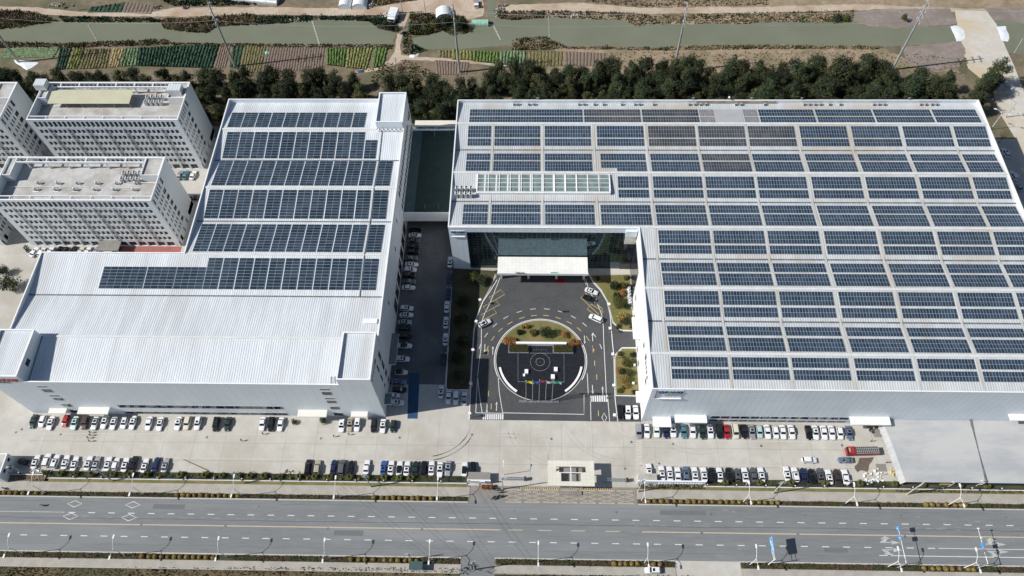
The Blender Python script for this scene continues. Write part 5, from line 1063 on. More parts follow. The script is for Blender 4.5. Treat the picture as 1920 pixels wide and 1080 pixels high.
def wood_pole(x, y, h, label, arms=3, ang=0, mat=None):
    t = thing('utility_pole', label, 'utility pole', (x,y,0), R(ang), 'concrete utility poles'); mb = MB(); mb.cyl((0,0,0),(0,0,h),.2,.13,mat or m_kerb,8); mb.cyl((0,0,.2),(0,0,1.2),.21,.21,m_yellow,8); mb.obj('pole', t)
    for k in range(arms): mb = MB(); mb.box(-.9,.9,-.06,.06,h-.4-k*.9,h-.28-k*.9,m_metal,skip='B'); [mb.cyl((q,0,h-.28-k*.9),(q,0,h-.05-k*.9),.07,.07,m_cap,5) for q in (-.8,-.3,.3,.8)]; mb.obj('cross_arm', t)
    return t
for (b, h, l, a) in (((212,902),11.5,'behind the fence among the left cars',30),((459,906),11.5,'leaning over the yard at the middle of the left fence',30),((696,913),12,'at the white car left of the gate',0),((943,917),12,'beside the scooters left of the gate',0),((1196,922),12,'right of the gate by the sign wall',0),((1449,925),12,'in front of the cars right of the gate',0),((1700,927),12,'in front of the grey warehouse',40),((771,1049),8,'beside the green shelter',0),((746,137),9,'in the gap of the tree belt',0),((1885,220),9,'at the right edge behind the east factory',90),((890,1068),11,'on the side road verge at the bottom',20)):
    p = G(*b); wood_pole(p.x, p.y, h, 'concrete utility pole with crossarms '+l, 3, a)
for b, h, l in (((798,25),9,'by the dome shelter'),((755,25),8,'by the white truck box'),((149,19),13,'at the top left field')):
    p = G(*b); wood_pole(p.x, p.y, h, 'thin utility pole on the north bank '+l, 1)
wires = MB()
for a, b in (((-28,70,11),(-1,35,11)),((-30,70,11),(-3,35,11)),((-60,70,11),(-28,47,8)),((-58,70,11),(-26,47,8))):
    wires.tube([tuple(Vector(a).lerp(Vector(b), q/8)-Vector((0,0,4*.8*(q/8)*(1-q/8)))) for q in range(9)], .03, m_cable, 3)
tag(wires.obj('overhead_cables'), 'black cables slung over the main road near the gate', 'cables')
# road signs on cantilever poles
RS = thing('direction_sign', 'blue and white direction board on a cantilever pole over the lower carriageway', 'road sign', (70.6,48.9,0))
mb = MB(); mb.cyl((0,0,0),(0,0,8.3),.16,.12,m_lamp,8); mb.obj('pole', RS)
mb = MB(); mb.cyl((0,0,6.5),(0,3,6.5),.07,.07,m_lamp,6); mb.cyl((0,0,7.6),(0,3,7.6),.07,.07,m_lamp,6); mb.obj('arm', RS)
mb = MB(); mb.box(-.05,.05,1.9,6.4,5.8,8.2,m_sblue,skip='B'); bd = mb.obj('board', RS)
mb = MB(); mb.box(-.08,-.051,2.0,6.3,8.05,8.13,m_cap,skip='B'); mb.box(-.08,-.051,2.0,6.3,5.87,5.95,m_cap,skip='B'); mb.box(-.08,-.051,1.98,2.06,5.87,8.13,m_cap,skip='B'); mb.box(-.08,-.051,6.24,6.32,5.87,8.13,m_cap,skip='B'); mb.box(-.085,-.051,4.0,4.25,6.2,7.7,m_cap,skip='B'); mb.box(-.085,-.051,3.0,5.2,6.9,7.1,m_cap,skip='B'); mb.box(-.085,-.051,2.5,3.4,7.3,7.7,m_cap,skip='B'); mb.box(-.085,-.051,4.8,5.7,6.3,6.6,m_cap,skip='B'); mb.obj('lettering', bd)
for nm, x, y, n_, lb in (('lane_sign',108.4,48.6,2,'long cantilever arm carrying two small blue lane signs'),('camera_gantry',131.6,48.8,2,'cantilever arm with small cameras and one blue plate at the right edge')):
    t = thing(nm, lb, 'road sign', (x,y,0)); mb = MB(); mb.cyl((0,0,0),(0,0,6.8),.16,.12,m_metal,8); mb.obj('pole', t); mb = MB(); mb.cyl((0,0,6.5),(0,10.2,6.7),.1,.06,m_lamp,6); mb.obj('arm', t)
    for k, yy in enumerate((7.2,9.9)[:n_]):
        if nm == 'lane_sign': mb = MB(); mb.box(-.2,-.12,yy-.65,yy+.65,5.9,7.3,m_sblue,skip='B'); q = mb.obj('sign_plate', t); mb = MB(); mb.box(-.22,-.201,yy-.1,yy+.1,6.1,7.1,m_cap,skip='B'); mb.box(-.22,-.201,yy-.4,yy+.1,6.8,6.95,m_cap,skip='B'); mb.obj('arrow_mark', q)
        else: mb = MB(); mb.box(-.3,.3,yy-.15,yy+.15,6.75,7.0,m_cap,skip='B'); mb.obj('camera', t)
    if nm != 'lane_sign': mb = MB(); mb.box(-.2,-.12,4.6,5.8,6.0,7.3,m_sblue,skip='B'); mb.obj('sign_plate', t)
# banner lamp posts around the plaza
BP = None; gB = 'banner posts around the plaza'
for i, (x, y) in enumerate(((1140,580),(1142,625),(1147,673),(1149,731),(1150,786),(901,572),(894,612),(888,665),(884,727),(882,783))):
    p = G(x, y); side = 'right' if i < 5 else 'left'; lab = 'lamp post with red white banner, %s from back, %s plaza edge' % (nth(i % 5+1), side)
    if BP is None:
        BP = thing('banner_post', lab, 'banner post', (p.x,p.y,.03), 0, gB); mb = MB(); mb.cyl((0,0,0),(0,0,3.6),.07,.06,m_metal,6); mb.obj('post', BP); mb = MB(); mb.box(-.45,.45,-.45,.45,3.6,3.95,m_cap,skip='B'); mb.obj('lantern', BP)
        mb = MB(); mb.box(.1,.75,-.02,.02,1.9,3.5,m_red2,skip='B'); mb.box(.1,.75,-.03,.03,2.5,2.9,m_cap,skip='B'); mb.obj('banner', BP)
    else: dup(BP, (p.x,p.y,.03), R(25*math.sin(i*3)), lab)
# flagpoles
mb = MB(); mb.box(-4.0,9.4,99.7,100.6,.03,.35,m_gut); tag(mb.obj('flagpole_plinth'), 'long dark stone plinth carrying the five flagpoles', 'plinth')
for i, (mt, cn) in enumerate(((m_ytruck,'yellow'),(m_flagb,'blue'),(m_red2,'red'),(m_cap,'white'),(m_flagg,'green'))):
    x = -1.6+i*2.15; t = thing('flagpole', 'slender steel flagpole flying a %s flag' % cn, 'flagpole', (x,100.2,.35), 0, 'flagpoles before the black oval'); h = 16.4 if i != 2 else 17.2
    mb = MB(); mb.cyl((0,0,0),(0,0,h),.12,.06,m_metal,8); mb.ball((0,0,h),.12,m_cap,1); mb.obj('pole', t)
    mb = MB(); n_ = 8; rnd = random.Random(i+2)
    for a in range(n_):
        f = lambda u, v: (.08+u*2.5, .28*math.sin(u*6+i)*u, h-.3-v*1.6-u*(.5+.3*math.sin(i*2))+.1*math.sin(v*5+u*4))
        for b in range(3): mb.face([f(a/n_,(b+1)/3),f((a+1)/n_,(b+1)/3),f((a+1)/n_,b/3),f(a/n_,b/3)], mt)
    mb.obj('flag', t)
# island furniture
mb = MB(); mb.box(-5.3,12.2,121.0,121.8,.1,1.6,m_cap); tag(mb.obj('name_wall'), 'long white name wall across the oval island', 'wall')
for x0, x1, l in ((-7.6,-1.2,'left'),(7.8,14.2,'right')):
    t = thing('hedge_box', 'clipped hedge block in a dark planter on the %s of the oval' % l, 'hedge', (0,0,0)); mb = MB(); mb.box(x0-.35,x1+.35,117.9,120.9,.1,.5,m_gut); mb.obj('planter', t)
    mb = MB(); rnd = random.Random(3)
    mb.box(x0,x1,118.3,120.7,.5,1.3,m_hedge)
    for _ in range(700): x, y = rnd.uniform(x0,x1), rnd.uniform(118.3,120.7); s = .16; a = rnd.uniform(0,6); mb.face([(x,y,1.25),(x+s*math.cos(a),y+s*math.sin(a),1.5),(x-s*math.sin(a),y+s*math.cos(a),1.42)], m_leafy)
    mb.obj('foliage', t)
for q, s, l in (((987,697),1,'left'),((1042,693),1,'right'),((982.5,703),.6,'small left'),((1036.5,707),1.05,'near right')):
    p = G(q[0],q[1],.5); mb = MB(); mb.box(p.x-.6*s,p.x+.6*s,p.y-.75*s,p.y+.75*s,.15,1.0*s,m_cap); tag(mb.obj('stone_block'), '%s white stone block standing on the black oval paving' % l, 'block', 'white blocks on the oval')
for side, a0, a1 in (('left',192,236),('right',306,350)):
    mb = MB(); n_ = 14
    for i in range(n_):
        t0, t1 = R(a0+(a1-a0)*i/n_), R(a0+(a1-a0)*(i+1)/n_)
        mb.prism([(OC[0]+r_*math.cos(t), OC[1]-.3+r_*math.sin(t)) for r_, t in ((13.85,t0),(14.55,t0),(14.55,t1),(13.85,t1))], .1, .55, m_cap)
    tag(mb.obj('curved_bench'), 'long curved white bench on the near %s rim of the oval' % side, 'bench', 'curved benches')
# ================================================================ GATEHOUSE
GH = thing('gatehouse', 'flat roofed pale gatehouse with a square opening in its roof', 'building', (0,0,0)); mt = m_cream
mb = MB(); x0,x1,y0,y1,zt = 5.4,19.8,70.3,78.3,5.2; m_gr = gridmat('gate_roof_tiles', (.66,.63,.54), (.5,.48,.42), 1.15, 1.15, .05, .05, 'xy', .6, base2=(.72,.69,.6))
for a,b,c,d in ((x0,x1,76.4,y1),(x0,x1,y0,71.7),(x0,7.9,71.7,76.4),(17.2,x1,71.7,76.4),(7.9,9.5,71.7,74.5),(15.6,17.2,71.7,74.5)): mb.box(a,b,c,d,zt-.6,zt,m_gr,skip='B')
mb.obj('roof', GH); mb = MB(); mb.box(12.4,12.65,71.7,76.4,zt-.5,zt-.1,m_cap,skip='B'); mb.box(7.9,12.4,74.4,74.6,zt-.5,zt-.1,m_cap,skip='B'); mb.box(12.65,17.2,74.4,74.6,zt-.5,zt-.1,m_cap,skip='B'); mb.obj('roof_beam', GH)
mb = MB(); mb.box(9.0,16.2,71.0,76.9,.01,3.0,m_cream,top=m_lane); mb.box(7.2,7.8,71.9,72.5,0,4.6,m_cream); mb.box(17.3,17.9,71.9,72.5,0,4.6,m_cream); mb.box(7.3,7.9,76.5,77.1,0,4.6,m_cream); mb.box(17.3,17.9,76.5,77.1,0,4.6,m_cream); mb.obj('wall', GH)
win(GH, 9.4, 12.2, 71.0, 71.0, 1.2, 2.4, 's'); win(GH, 13.0, 15.8, 71.0, 71.0, 1.2, 2.4, 's')
mb = MB(); mb.box(8.9,16.0,68.9,70.2,.14,.45,m_lane); tag(mb.obj('entrance_step'), 'grey stone step in front of the gatehouse', 'step')
for x0, x1, s, l in ((-16.5,-7.5,1,'left'),(25.2,33.5,-1,'right')):
    t = thing('sliding_gate', 'folded steel sliding gate %s of the gatehouse' % l, 'gate', (0,0,0)); a, b = (x0+8,x0+14.5) if s > 0 else (x0-2.5,x0+4.8); mb = MB()
    for k in range(12): x = a+(b-a)*k/11; mb.cyl((x,73.4,0),(x,73.4,1.5),.05,.05,m_metal,5); mb.cyl((x,74.0,0),(x,74.0,1.5),.05,.05,m_metal,5)
    mb.box(a,b,73.35,73.45,1.4,1.5,m_metal,skip='B'); mb.box(a,b,73.95,74.05,1.4,1.5,m_metal,skip='B'); mb.box(a,b,73.3,74.1,.1,.2,m_metal,skip='B'); mb.obj('lattice', t); mb = MB(); mb.box(b,b+.7,73.2,74.2,0,1.7,m_dark); mb.obj('drive_box', t)
SW = thing('sign_wall', 'grey topped entrance sign wall left of the gate', 'wall', (0,0,0)); mb = MB(); mb.box(-19.6,-12.6,72.6,75.2,0,2.3,m_lane); mb.box(-19.8,-12.4,72.2,72.6,0,2.9,m_cap); mb.obj('wall', SW); mb = MB(); mb.box(-15.6,-14.2,71.9,72.15,1.6,2.8,m_cap); mb.box(-15.4,-14.4,71.85,71.9,2.0,2.4,m_navy,skip='B'); mb.obj('name_plate', SW)
SW = thing('sign_wall', 'long pale entrance sign wall right of the gate', 'wall', (0,0,0)); mb = MB(); mb.box(33.6,39.5,73.1,75.4,0,2.4,m_deck); mb.box(33.4,54.6,72.7,73.1,0,3.0,m_wallS); mb.obj('wall', SW); mb = MB()
rnd = random.Random(5)
for k in range(17): x = 40+k*.82; mb.box(x,x+.5,72.55,72.69,1.0,1.12,m_cap,skip='B'); mb.box(x+.15,x+.27,72.5,72.69,.6,1.7,m_cap,skip='B'); mb.box(x+.05,x+.55,72.5,72.69,1.55,1.67,m_cap,skip='B')
mb.obj('lettering', SW)
# left gate lodge
LG = thing('gate_lodge', 'white flat roofed lodge at the left edge of the fence', 'building', (0,0,0)); a = px((15.5,849.5),(0,849.5),(0,900),(1,888), z=5); X1 = a[0][0]
mb = MB(); mb.box(X1-9,X1-.35,70.6,78.4,0,5.0,m_wallS,top=m_deck); mb.box(X1-.35,X1,70.6,78.4,0,5.3,m_wallE,top=m_cap); mb.box(X1-9,X1-.35,78.1,78.4,5.0,5.3,m_cap); mb.box(X1-9,X1-.35,70.6,70.9,5.0,5.3,m_cap); mb.obj('wall', LG)
for y, z in ((76.3,3.2),(72.6,3.2),(74.5,1.2)): win(LG, X1, X1, y, y+1.1, z, z+1.1, 'e')
mb = MB(); mb.box(X1-5,X1-3,73,76,5.0,5.6,m_cream); mb.obj('roof_hatch', LG)
# ================================================================ WAREHOUSE
WH = thing('warehouse', 'grey low arched warehouse with a wide sheet roof at the lower right', 'building', (0,0,0))
mb = MB()
xw = lambda y: 112.9+(91.8-y)*.13
for (fa, fb, z) in ((xw, lambda y: 139.4+(73.3-y)*-.05, 4.0),(lambda y: 139.7+(73.3-y)*-.05, lambda y: 180, 4.05)):
    n_ = 24; ya, yb = 73.2, 93.6
    for i in range(n_):
        u0, u1 = i/n_, (i+1)/n_; y0_, y1_ = ya+(yb-ya)*u0, ya+(yb-ya)*u1; h = lambda u: z+.5*math.sin(math.pi*u)
        mb.face([(fa(y0_),y0_,h(u0)),(fb(y0_),y0_,h(u0)),(fb(y1_),y1_,h(u1)+.03),(fa(y1_),y1_,h(u1)+.03)], m_ware)
        mb.face([(fa(y1_)-.9,y1_,h(u1)-2.2),(fa(y0_)-.9-.25*(i % 2),y0_,h(u0)-2.2),(fa(y0_),y0_,h(u0)),(fa(y1_),y1_,h(u1))], m_ware)
mb.obj('roof', WH); mb = MB(); mb.prism([(139.35,73.2),(139.75,73.2),(140.8,93.6),(140.4,93.6)], 3.6, 4.56, m_gut); mb.obj('gutter', WH)
mb = MB(); mb.box(116,178,73.7,73.9,0,3.7,m_court2); mb.obj('wall', WH)
for i, (q, s) in enumerate(((( 1644,808),(2.6,4.2)),((1652,877),(3.0,2.4)))): p = G(*q); mb = MB(); mb.prism([(p.x-s[0]/2,p.y-s[1]/2),(p.x+s[0]/2,p.y-s[1]/2),(p.x+s[0]/2-.8*(i == 0),p.y+s[1]/2),(p.x-s[0]/2-.8*(i == 0),p.y+s[1]/2)], 0, .15, m_lane); tag(mb.obj('ground_plate'), 'grey steel plate on the ground %s' % ('beside the lorry rear' if i == 0 else 'below the wet patch'), 'plate')
heap('pile of timber and bins between lorry and warehouse canopy', *px((1633,800))[0], 2.5, 4, 22, (m_wood, m_dark, m_cream), 1.0, 'timber_pile', 'timber', 3)
heap('white sacks and boards dumped before the warehouse', *px((1640,888))[0], 6, 2.6, 26, (m_cap, m_rock, m_cream), .9, 'rubble_heap', 'sacks', 6)
heap('pale tarpaulin bundles by the fence near the warehouse', *px((1634,903))[0], 7, 1.6, 26, (m_metal, m_cap), .8, 'tarpaulin_heap', 'tarpaulin', 7)
heap('orange bags stacked against the warehouse corner', *px((1672,887))[0], 1.2, 2.4, 9, (m_yellow, m_ytruck), .8, 'bag_stack', 'bags', 8)
heap('tan cardboard waste beside the fence shrubs', *px((543,884))[0], 3.4, 1.4, 16, (m_wood, m_rust2), .7, 'cardboard_heap', 'cardboard', 9)
heap('pale scrap between the left lodge and the fence', *px((72,884))[0], 5, 1.4, 24, (m_rock, m_metal), .6, 'scrap_heap', 'scrap', 10)
mb = MB(); p = G(1770,908.5); mb.box(p.x-1.6,p.x+1.6,p.y-.25,p.y+.25,.2,1.1,m_yellow); tag(mb.obj('yellow_barrier'), 'yellow barrier lying in front of the warehouse', 'barrier')
mb = MB(); a, b = G(344,862), G(390,883); mb.tube([(a.x,a.y,.2),(b.x,b.y,.3)], .12, m_wood, 6); tag(mb.obj('fallen_pole'), 'rusty pole lying on the yard by the left fence', 'pole')
# gas rack in the right garden
t = thing('gas_rack', 'rack of white cylinders beside the east factory garden', 'gas rack', (*px((1180,560))[0],.05)); mb = MB(); mb.box(-.8,.8,-4.5,4.5,0,.25,m_metal); mb.obj('base', t)
for k in range(5): mb = MB(); y = 3.6-k*1.25-(.8 if k > 2 else 0); mb.cyl((0,y,.25),(0,y,1.6),.5,.5,m_cap,10); mb.cyl((0,y,1.6),(0,y,1.62),.3,.3,m_gut,8); mb.obj('cylinder', t)
# bus shelter
t = thing('shelter', 'small green roofed shelter on the lower pavement', 'shelter', (-33.7,46.6,.14)); mb = MB(); mb.box(-2,2,-1.2,1.2,2.5,2.75,m_court2,skip='B'); mb.obj('roof', t); mb = MB(); [mb.box(x-.06,x+.06,y-.06,y+.06,0,2.5,m_metal) for x in (-1.8,1.8) for y in (-1,1)]; mb.obj('post', t); mb = MB(); mb.box(-1.8,1.8,.9,1.0,.1,2.3,m_court); mb.obj('back_panel', t)
# ================================================================ FENCE
def fence(x0, x1, y, label, st=2.6):
    t = thing('fence', label, 'fence', (x0,y,0)); L_ = x1-x0; mb = MB(); mb.box(0,L_,-.2,.2,0,.75,m_cap); mb.obj('base_wall', t)
    mb = MB(); mb.box(0,L_,-.03,.03,1.9,1.97,m_dark,skip='B'); mb.box(0,L_,-.03,.03,.95,1.02,m_dark,skip='B'); k = 0
    while k*.3 < L_: mb.box(k*.3,k*.3+.03,-.02,.02,.75,2.1,m_dark); k += 1
    mb.obj('railing', t); mb = MB(); k = 0
    while k*9 < L_: mb.box(k*9-.12,k*9+.12,-.12,.12,.75,2.2,m_dark); mb.ball((k*9,0,2.3),.22,m_cap,1); k += 1
    mb.obj('post', t)
fence(-154, -20, 72.15, 'black railing on a white base wall left of the gate'); fence(55, 200, 72.15, 'black railing on a white base wall right of the gate'); fence(-172,-154.2,73.2,'short white walled fence beside the left gate lodge')
struct(rect('planting_bed', -154, -20, 72.35, 74.6, .03, m_dgrass)); struct(rect('planting_bed', 55, 190, 72.35, 74.6, .03, m_dgrass))
struct(rect('grass_verge', -160, -20, 71.0, 71.95, .16, m_grass)); struct(rect('grass_verge', 34, 190, 71.0, 71.95, .16, m_grass)); struct(rect('grass_verge', -172, -154, 71.2, 73.0, .16, m_scrub))
struct(rect('planting_bed', -700, -19.6, 66.5, 67.9, .145, m_dgrass)); struct(rect('planting_bed', 33.6, 700, 66.5, 67.9, .145, m_dgrass))
for a, b in ((-700,-21),(-10.2,43),(62.7,700)): struct(rect('planting_bed', a, b, 47.7, 49.4, .145, m_dgrass))
gr = MB(); gr.box(-700,-21,44.95,45.07,.14,.8,m_kerb); gr.box(-10.4,32,45.2,45.3,.14,.8,m_kerb); tag(gr.obj('guard_rail'), 'low pale guard rail behind the lower pavement', 'guard rail')
# ================================================================ PLANTS
def leaves(mb, pts, n, s, mat, rnd, spread, up=.3):
    for c, r_ in pts:
        for _ in range(n):
            d = Vector((rnd.gauss(0,1),rnd.gauss(0,1),rnd.gauss(0,1))).normalized()*r_*rnd.uniform(.55,1.08); p = Vector(c)+d
            if p.z < .05: p.z = .05
            nn = (d.normalized()+Vector((rnd.gauss(0,.55),rnd.gauss(0,.55),rnd.gauss(0,.55)+up))).normalized(); u = nn.orthogonal().normalized(); v = nn.cross(u); a = rnd.uniform(0,6.28); e = u*math.cos(a)+v*math.sin(a); f = nn.cross(e); k = s*rnd.uniform(.6,1.3)
            mb.face([p-e*k,p-f*k*.5,p+e*k,p+f*k*.5], mat)
def crown_mesh(seed, h, w_, nb=34, nl=85, s=.34, mats=(None,), low=.12):
    rnd = random.Random(seed); pts = []
    for _ in range(nb):
        z = rnd.uniform(low,.93); r_ = w_*(math.sin(math.pi*min(1,max(.08,(z*.86+.08))))**.7)*rnd.uniform(.35,1.0); a = rnd.uniform(0,6.28); pts.append(((r_*math.cos(a),r_*math.sin(a),z*h),rnd.uniform(.8,1.55)*h/10))
    pts.append(((0,0,h*.9),.8*h/10)); mb = MB(); leaves(mb, pts, nl, s, mats[0], rnd, 1); return mb.mesh('crown')
def trunk_mesh(h, seed):
    rnd = random.Random(seed); mb = MB(); mb.cyl((0,0,0),(.1,0,h*.8),.2,.07,m_bark,7,False)
    for _ in range(7): a = rnd.uniform(0,6.28); z = rnd.uniform(.25,.65)*h; mb.cyl((.05,0,z),(math.cos(a)*h*.2,math.sin(a)*h*.2,z+h*.2),.08,.03,m_bark,5,False)
    return mb.mesh('trunk')
CR = [crown_mesh(s, 11.5, (3.1,2.7,3.4,2.9,3.2,2.5)[s], (40,34,46,38,30,34)[s], 120, .27, mats=(m_leaf,)) for s in range(6)]+[crown_mesh(s, 10.5, 2.9, 30, 120, .27, mats=(m_leaf2,)) for s in (7,8)]; TM = [trunk_mesh(10, s) for s in range(3)]
rnd = random.Random(11); trees = []
for r_, (y, xs, xe, st) in enumerate(((226.5,-57,170,5.4),(234,-60,174,5.6),(241.5,-60,176,5.8),(248.5,-18,150,6.0))):
    x = xs
    while x < xe:
        trees.append((x+rnd.uniform(-1.4,1.4), y+rnd.uniform(-1.8,1.8), r_)); x += st*rnd.uniform(.8,1.2)
for r_, (y, xs, xe, st) in enumerate(((227.5,-130,-70,5.4),(236,-130,-72,5.6),(228,-232,-132,5.6),(236,-236,-134,5.8),(244,-246,-76,6.0))):
    x = xs
    while x < xe: trees.append((x+rnd.uniform(-1.4,1.4), y+rnd.uniform(-1.6,1.6), (4,5,6,7,8)[r_])); x += st*rnd.uniform(.82,1.2)
for q in ((1850,165),(1825,200),(1842,175),(1866,148)): p = G(*q); trees.append((p.x-4,p.y-4,9))
RN = {8:'rearmost left row behind dormitories and factory',0:'front row of the right tree belt',1:'second row of the right tree belt',2:'third row of the right tree belt',3:'back row of the right tree belt',4:'front row behind the west factory',5:'back row behind the west factory',6:'front row behind the dormitories',7:'back row behind the dormitories',9:'right end group of the belt'}
cnt = {}
for x, y, r_ in sorted(trees):
    cnt[r_] = cnt.get(r_,0)+1; k = rnd.randrange(8) if rnd.random() < .6 else rnd.randrange(6); s = rnd.uniform(.72,1.2)*(.88 if r_ in (6,7) else 1.0)*(1.14 if x > 40 else 1)
    t = thing('tree', 'dark evergreen tree, %s from left in the %s' % (nth(cnt[r_]), RN[r_]), 'tree', (x,y,0), rnd.uniform(0,6.28), 'trees of the belt behind the factories'); t.scale = (s*rnd.uniform(.95,1.2),s*rnd.uniform(.95,1.2),s)
    put('crown', CR[k], t); put('trunk', TM[k % 3], t)
# garden trees and shrubs
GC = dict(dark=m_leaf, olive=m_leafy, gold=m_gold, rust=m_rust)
def bush(q, r_, h, kind, label, cat='shrub', group=None, z0=.05, tree=False, nl=60, nm=None):
    p = G(*q, h*.5) if not tree else G(*q, h*.6); t = thing(nm or ('garden_tree' if tree else 'shrub'), label, cat, (p.x,p.y,z0), 0, group); rd = random.Random(zlib.crc32(label.encode()) % 1000); mb = MB()
    pts = [((rd.uniform(-.45,.45)*r_, rd.uniform(-.45,.45)*r_, h*(.6 if tree else .5)+rd.uniform(-.25,.25)*h),r_*rd.uniform(.4,.62)) for _ in range(11)]
    leaves(mb, pts, nl, .12+.06*r_, GC[kind], rd, 1); mb.obj('foliage', t); mb = MB(); mb.cyl((0,0,0),(0,0,h*.6),.09,.05,m_bark,6,False); mb.obj('stem', t); return t
for q, r_, h, k, lb, tr_ in (((1137,528),.9,1.3,'rust','round orange shrub at the top corner of the right garden',0),((1150,536),1.9,2.6,'dark','dark shrub at the top of the right garden',0),((1157,554),1.7,2.2,'dark','dark round shrub beside the gas rack',0),((1169,550),1.6,2.0,'rust','purplish brown shrub beside the gas rack',0),((1160,566),2.3,3.6,'olive','large round olive tree in the right garden',1),((1165,595),2.2,2.6,'gold','orange tinged tree in the right garden',1),((1175,602),1.8,2.0,'dark','dark shrub below the orange tinged tree',0),((1165,604),.6,1,'olive','small pale ball shrub in the right garden',0),((1170,535),1.4,2.2,'olive','leafy banana-like shrub near the glass facade',0),((1183,538),1.3,1.6,'dark','low dark shrub by the east wall',0),
    ((1122,522),1.1,.9,'olive','low olive shrub by the paving at the right garden tip',0),((1175,521),1.3,1.0,'olive','low olive shrub under the glass facade, right garden',0),((1163,535),1.0,.8,'olive','small olive shrub in the upper right garden',0),((1178,575),1.4,1.2,'dark','dark shrub against the wall below the gas rack',0),((1160,612),1.2,.8,'olive','low olive shrub at the lower tip of the right garden',0),((1185,610),1.2,1.2,'olive','olive shrub at the wall corner, right garden',0),((1163,662),1.2,1.0,'olive','low olive shrub at the top of the lower right garden',0),((1186,665),1.3,1.4,'dark','dark shrub at the wall, lower right garden',0),((1163,732),1.2,1.0,'olive','low olive shrub at the foot of the lower right garden',0),((1190,735),1.1,1.2,'dark','dark shrub at the near wall corner, lower right garden',0),
    ((1175,680),2.0,2.8,'olive','yellow green tree in the lower right garden',1),((1166,697),1.2,1.8,'dark','dark shrub in the lower right garden',0),((1161,693),1.3,1.4,'rust','orange shrub left of the dark one, lower right garden',0),((1169,712),2.0,2.6,'gold','golden round tree in the lower right garden',1),((1172,722),1.8,1,'gold','low orange shrub ring in the lower right garden',0),((1180,697),1.6,1.6,'olive','olive shrub by the white bins',0),
    ((1022,622),2.4,4.5,'dark','dark conifer in the middle of the island lawn',1),((1000,625),1.7,1.2,'olive','low olive shrub left of the island conifer',0),((980,613),.7,1.3,'gold','orange ball shrub on the island lawn',0),((989,612),.9,1.6,'rust','purple brown ball shrub beside the orange ball',0),((975,623),1.4,1.5,'dark','dark spreading shrub at the left of the island lawn',0),((1063,632),.8,1.3,'gold','orange ball shrub at the right of the island lawn',0),((1059,627),1.5,1.4,'rust','brown shrub ring at the right of the island lawn',0),((953,639),2.0,1,'rust','orange leafed clump at the left tip of the lawn',0),((964,640),1.7,1,'rust','orange leafed clump beside the left wall end',0),((1072,642),1.7,1,'rust','orange leafed clump beside the right wall end',0),((1082,643),1.5,1,'rust','orange leafed clump at the right tip of the lawn',0),
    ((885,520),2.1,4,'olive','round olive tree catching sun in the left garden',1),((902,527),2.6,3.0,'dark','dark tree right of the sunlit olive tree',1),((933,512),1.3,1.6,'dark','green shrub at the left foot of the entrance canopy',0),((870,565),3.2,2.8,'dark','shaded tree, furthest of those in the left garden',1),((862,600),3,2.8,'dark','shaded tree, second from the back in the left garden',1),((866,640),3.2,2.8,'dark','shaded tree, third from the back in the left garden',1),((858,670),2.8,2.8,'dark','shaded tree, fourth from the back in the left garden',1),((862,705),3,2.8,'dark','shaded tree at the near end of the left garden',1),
    ((551,791),1.1,1.6,'olive','small potted shrub below the left factory canopy',0),((605,789),1.2,2,'olive','small tree at the canopy below the stair windows',1),((906,913),1.0,1.6,'rust','dark red ball shrub, left of three by the sign wall',0),((913,913),1.0,1.6,'rust','dark red ball shrub, middle of three by the sign wall',0),((921,913),1.0,1.6,'rust','dark red ball shrub, right of three by the sign wall',0),
    ((1698,32),1.6,4,'olive','lone small tree on the grey silt bank',1),((733,48),2.4,4,'dark','dark tree at the riverside below the white truck box',1),((722,45),2.0,3,'dark','dark bush at the riverside headland',0),((745,55),1.4,4,'olive','slim olive tree beside the dirt path',1),((835,38),3,4.5,'dark','dark tree left of the steel pole on the north bank',1),((862,45),3.4,5,'dark','large dark tree at the steel pole on the north bank',1),((815,45),2.6,3.5,'olive','brown olive bush on the north bank',0),((1570,33),2.6,3,'dark','dark bush on the right north bank',0),((1585,34),2,2.4,'olive','olive bush on the right north bank',0),((6,505),2.2,4,'dark','dark tree on the island beyond the left yard',1),((14,530),4,6,'dark','large dark tree at the left edge beyond the west factory',1)):
    bush(q, r_, h, k, lb, 'tree' if tr_ else 'shrub', None, .14 if 940 < q[0] < 1095 and 600 < q[1] < 650 else .05, bool(tr_), 90 if r_ > 1.5 else 45)
# ball shrubs in the roadside hedges
bm_ = MB(); rd = random.Random(2); leaves(bm_, [((0,0,.62),.62)], 420, .13, m_gold, rd, 1); BALL = bm_.mesh('ball'); bm_ = MB(); bm_.ball((0,0,.6),.55,m_gold,2,.15); BC = bm_.mesh('core')
def balls(pxs, y, desc, group, zz=.15):
    for i, x in enumerate(pxs):
        p = G(x, 930 if y > 60 else 1050, .7); s = rd.uniform(.88,1.15)
        t = thing('ball_shrub', 'golden ball shrub, %s from left %s' % (nth(i+1), desc), 'shrub', (p.x,y+rd.uniform(-.08,.08),zz), rd.uniform(0,6), group); t.scale = (s*1.15,)*2+(s,); put('foliage', BALL, t); put('core', BC, t)
balls((6,17,29,41,53,66,79), 67.2, 'in the leftmost upper hedge', 'ball shrubs of the upper hedge')
balls((331,343,353,364,376,388,399,411,422,433,446), 67.2, 'in the second cluster of the upper hedge', 'ball shrubs of the upper hedge')
balls((701,716,727,738,750,761,774,784,796,809,821), 67.2, 'in the cluster left of the gate', 'ball shrubs of the upper hedge')
balls((1205,1216,1227,1239,1251,1264,1276,1289,1300,1311,1322,1334,1349,1361,1373,1385,1398,1409,1422,1433,1445,1456), 67.3, 'in the long cluster right of the gate', 'ball shrubs of the upper hedge')
balls((1732,1743,1755,1770,1786,1797,1806), 67.3, 'in the rightmost upper hedge', 'ball shrubs of the upper hedge')
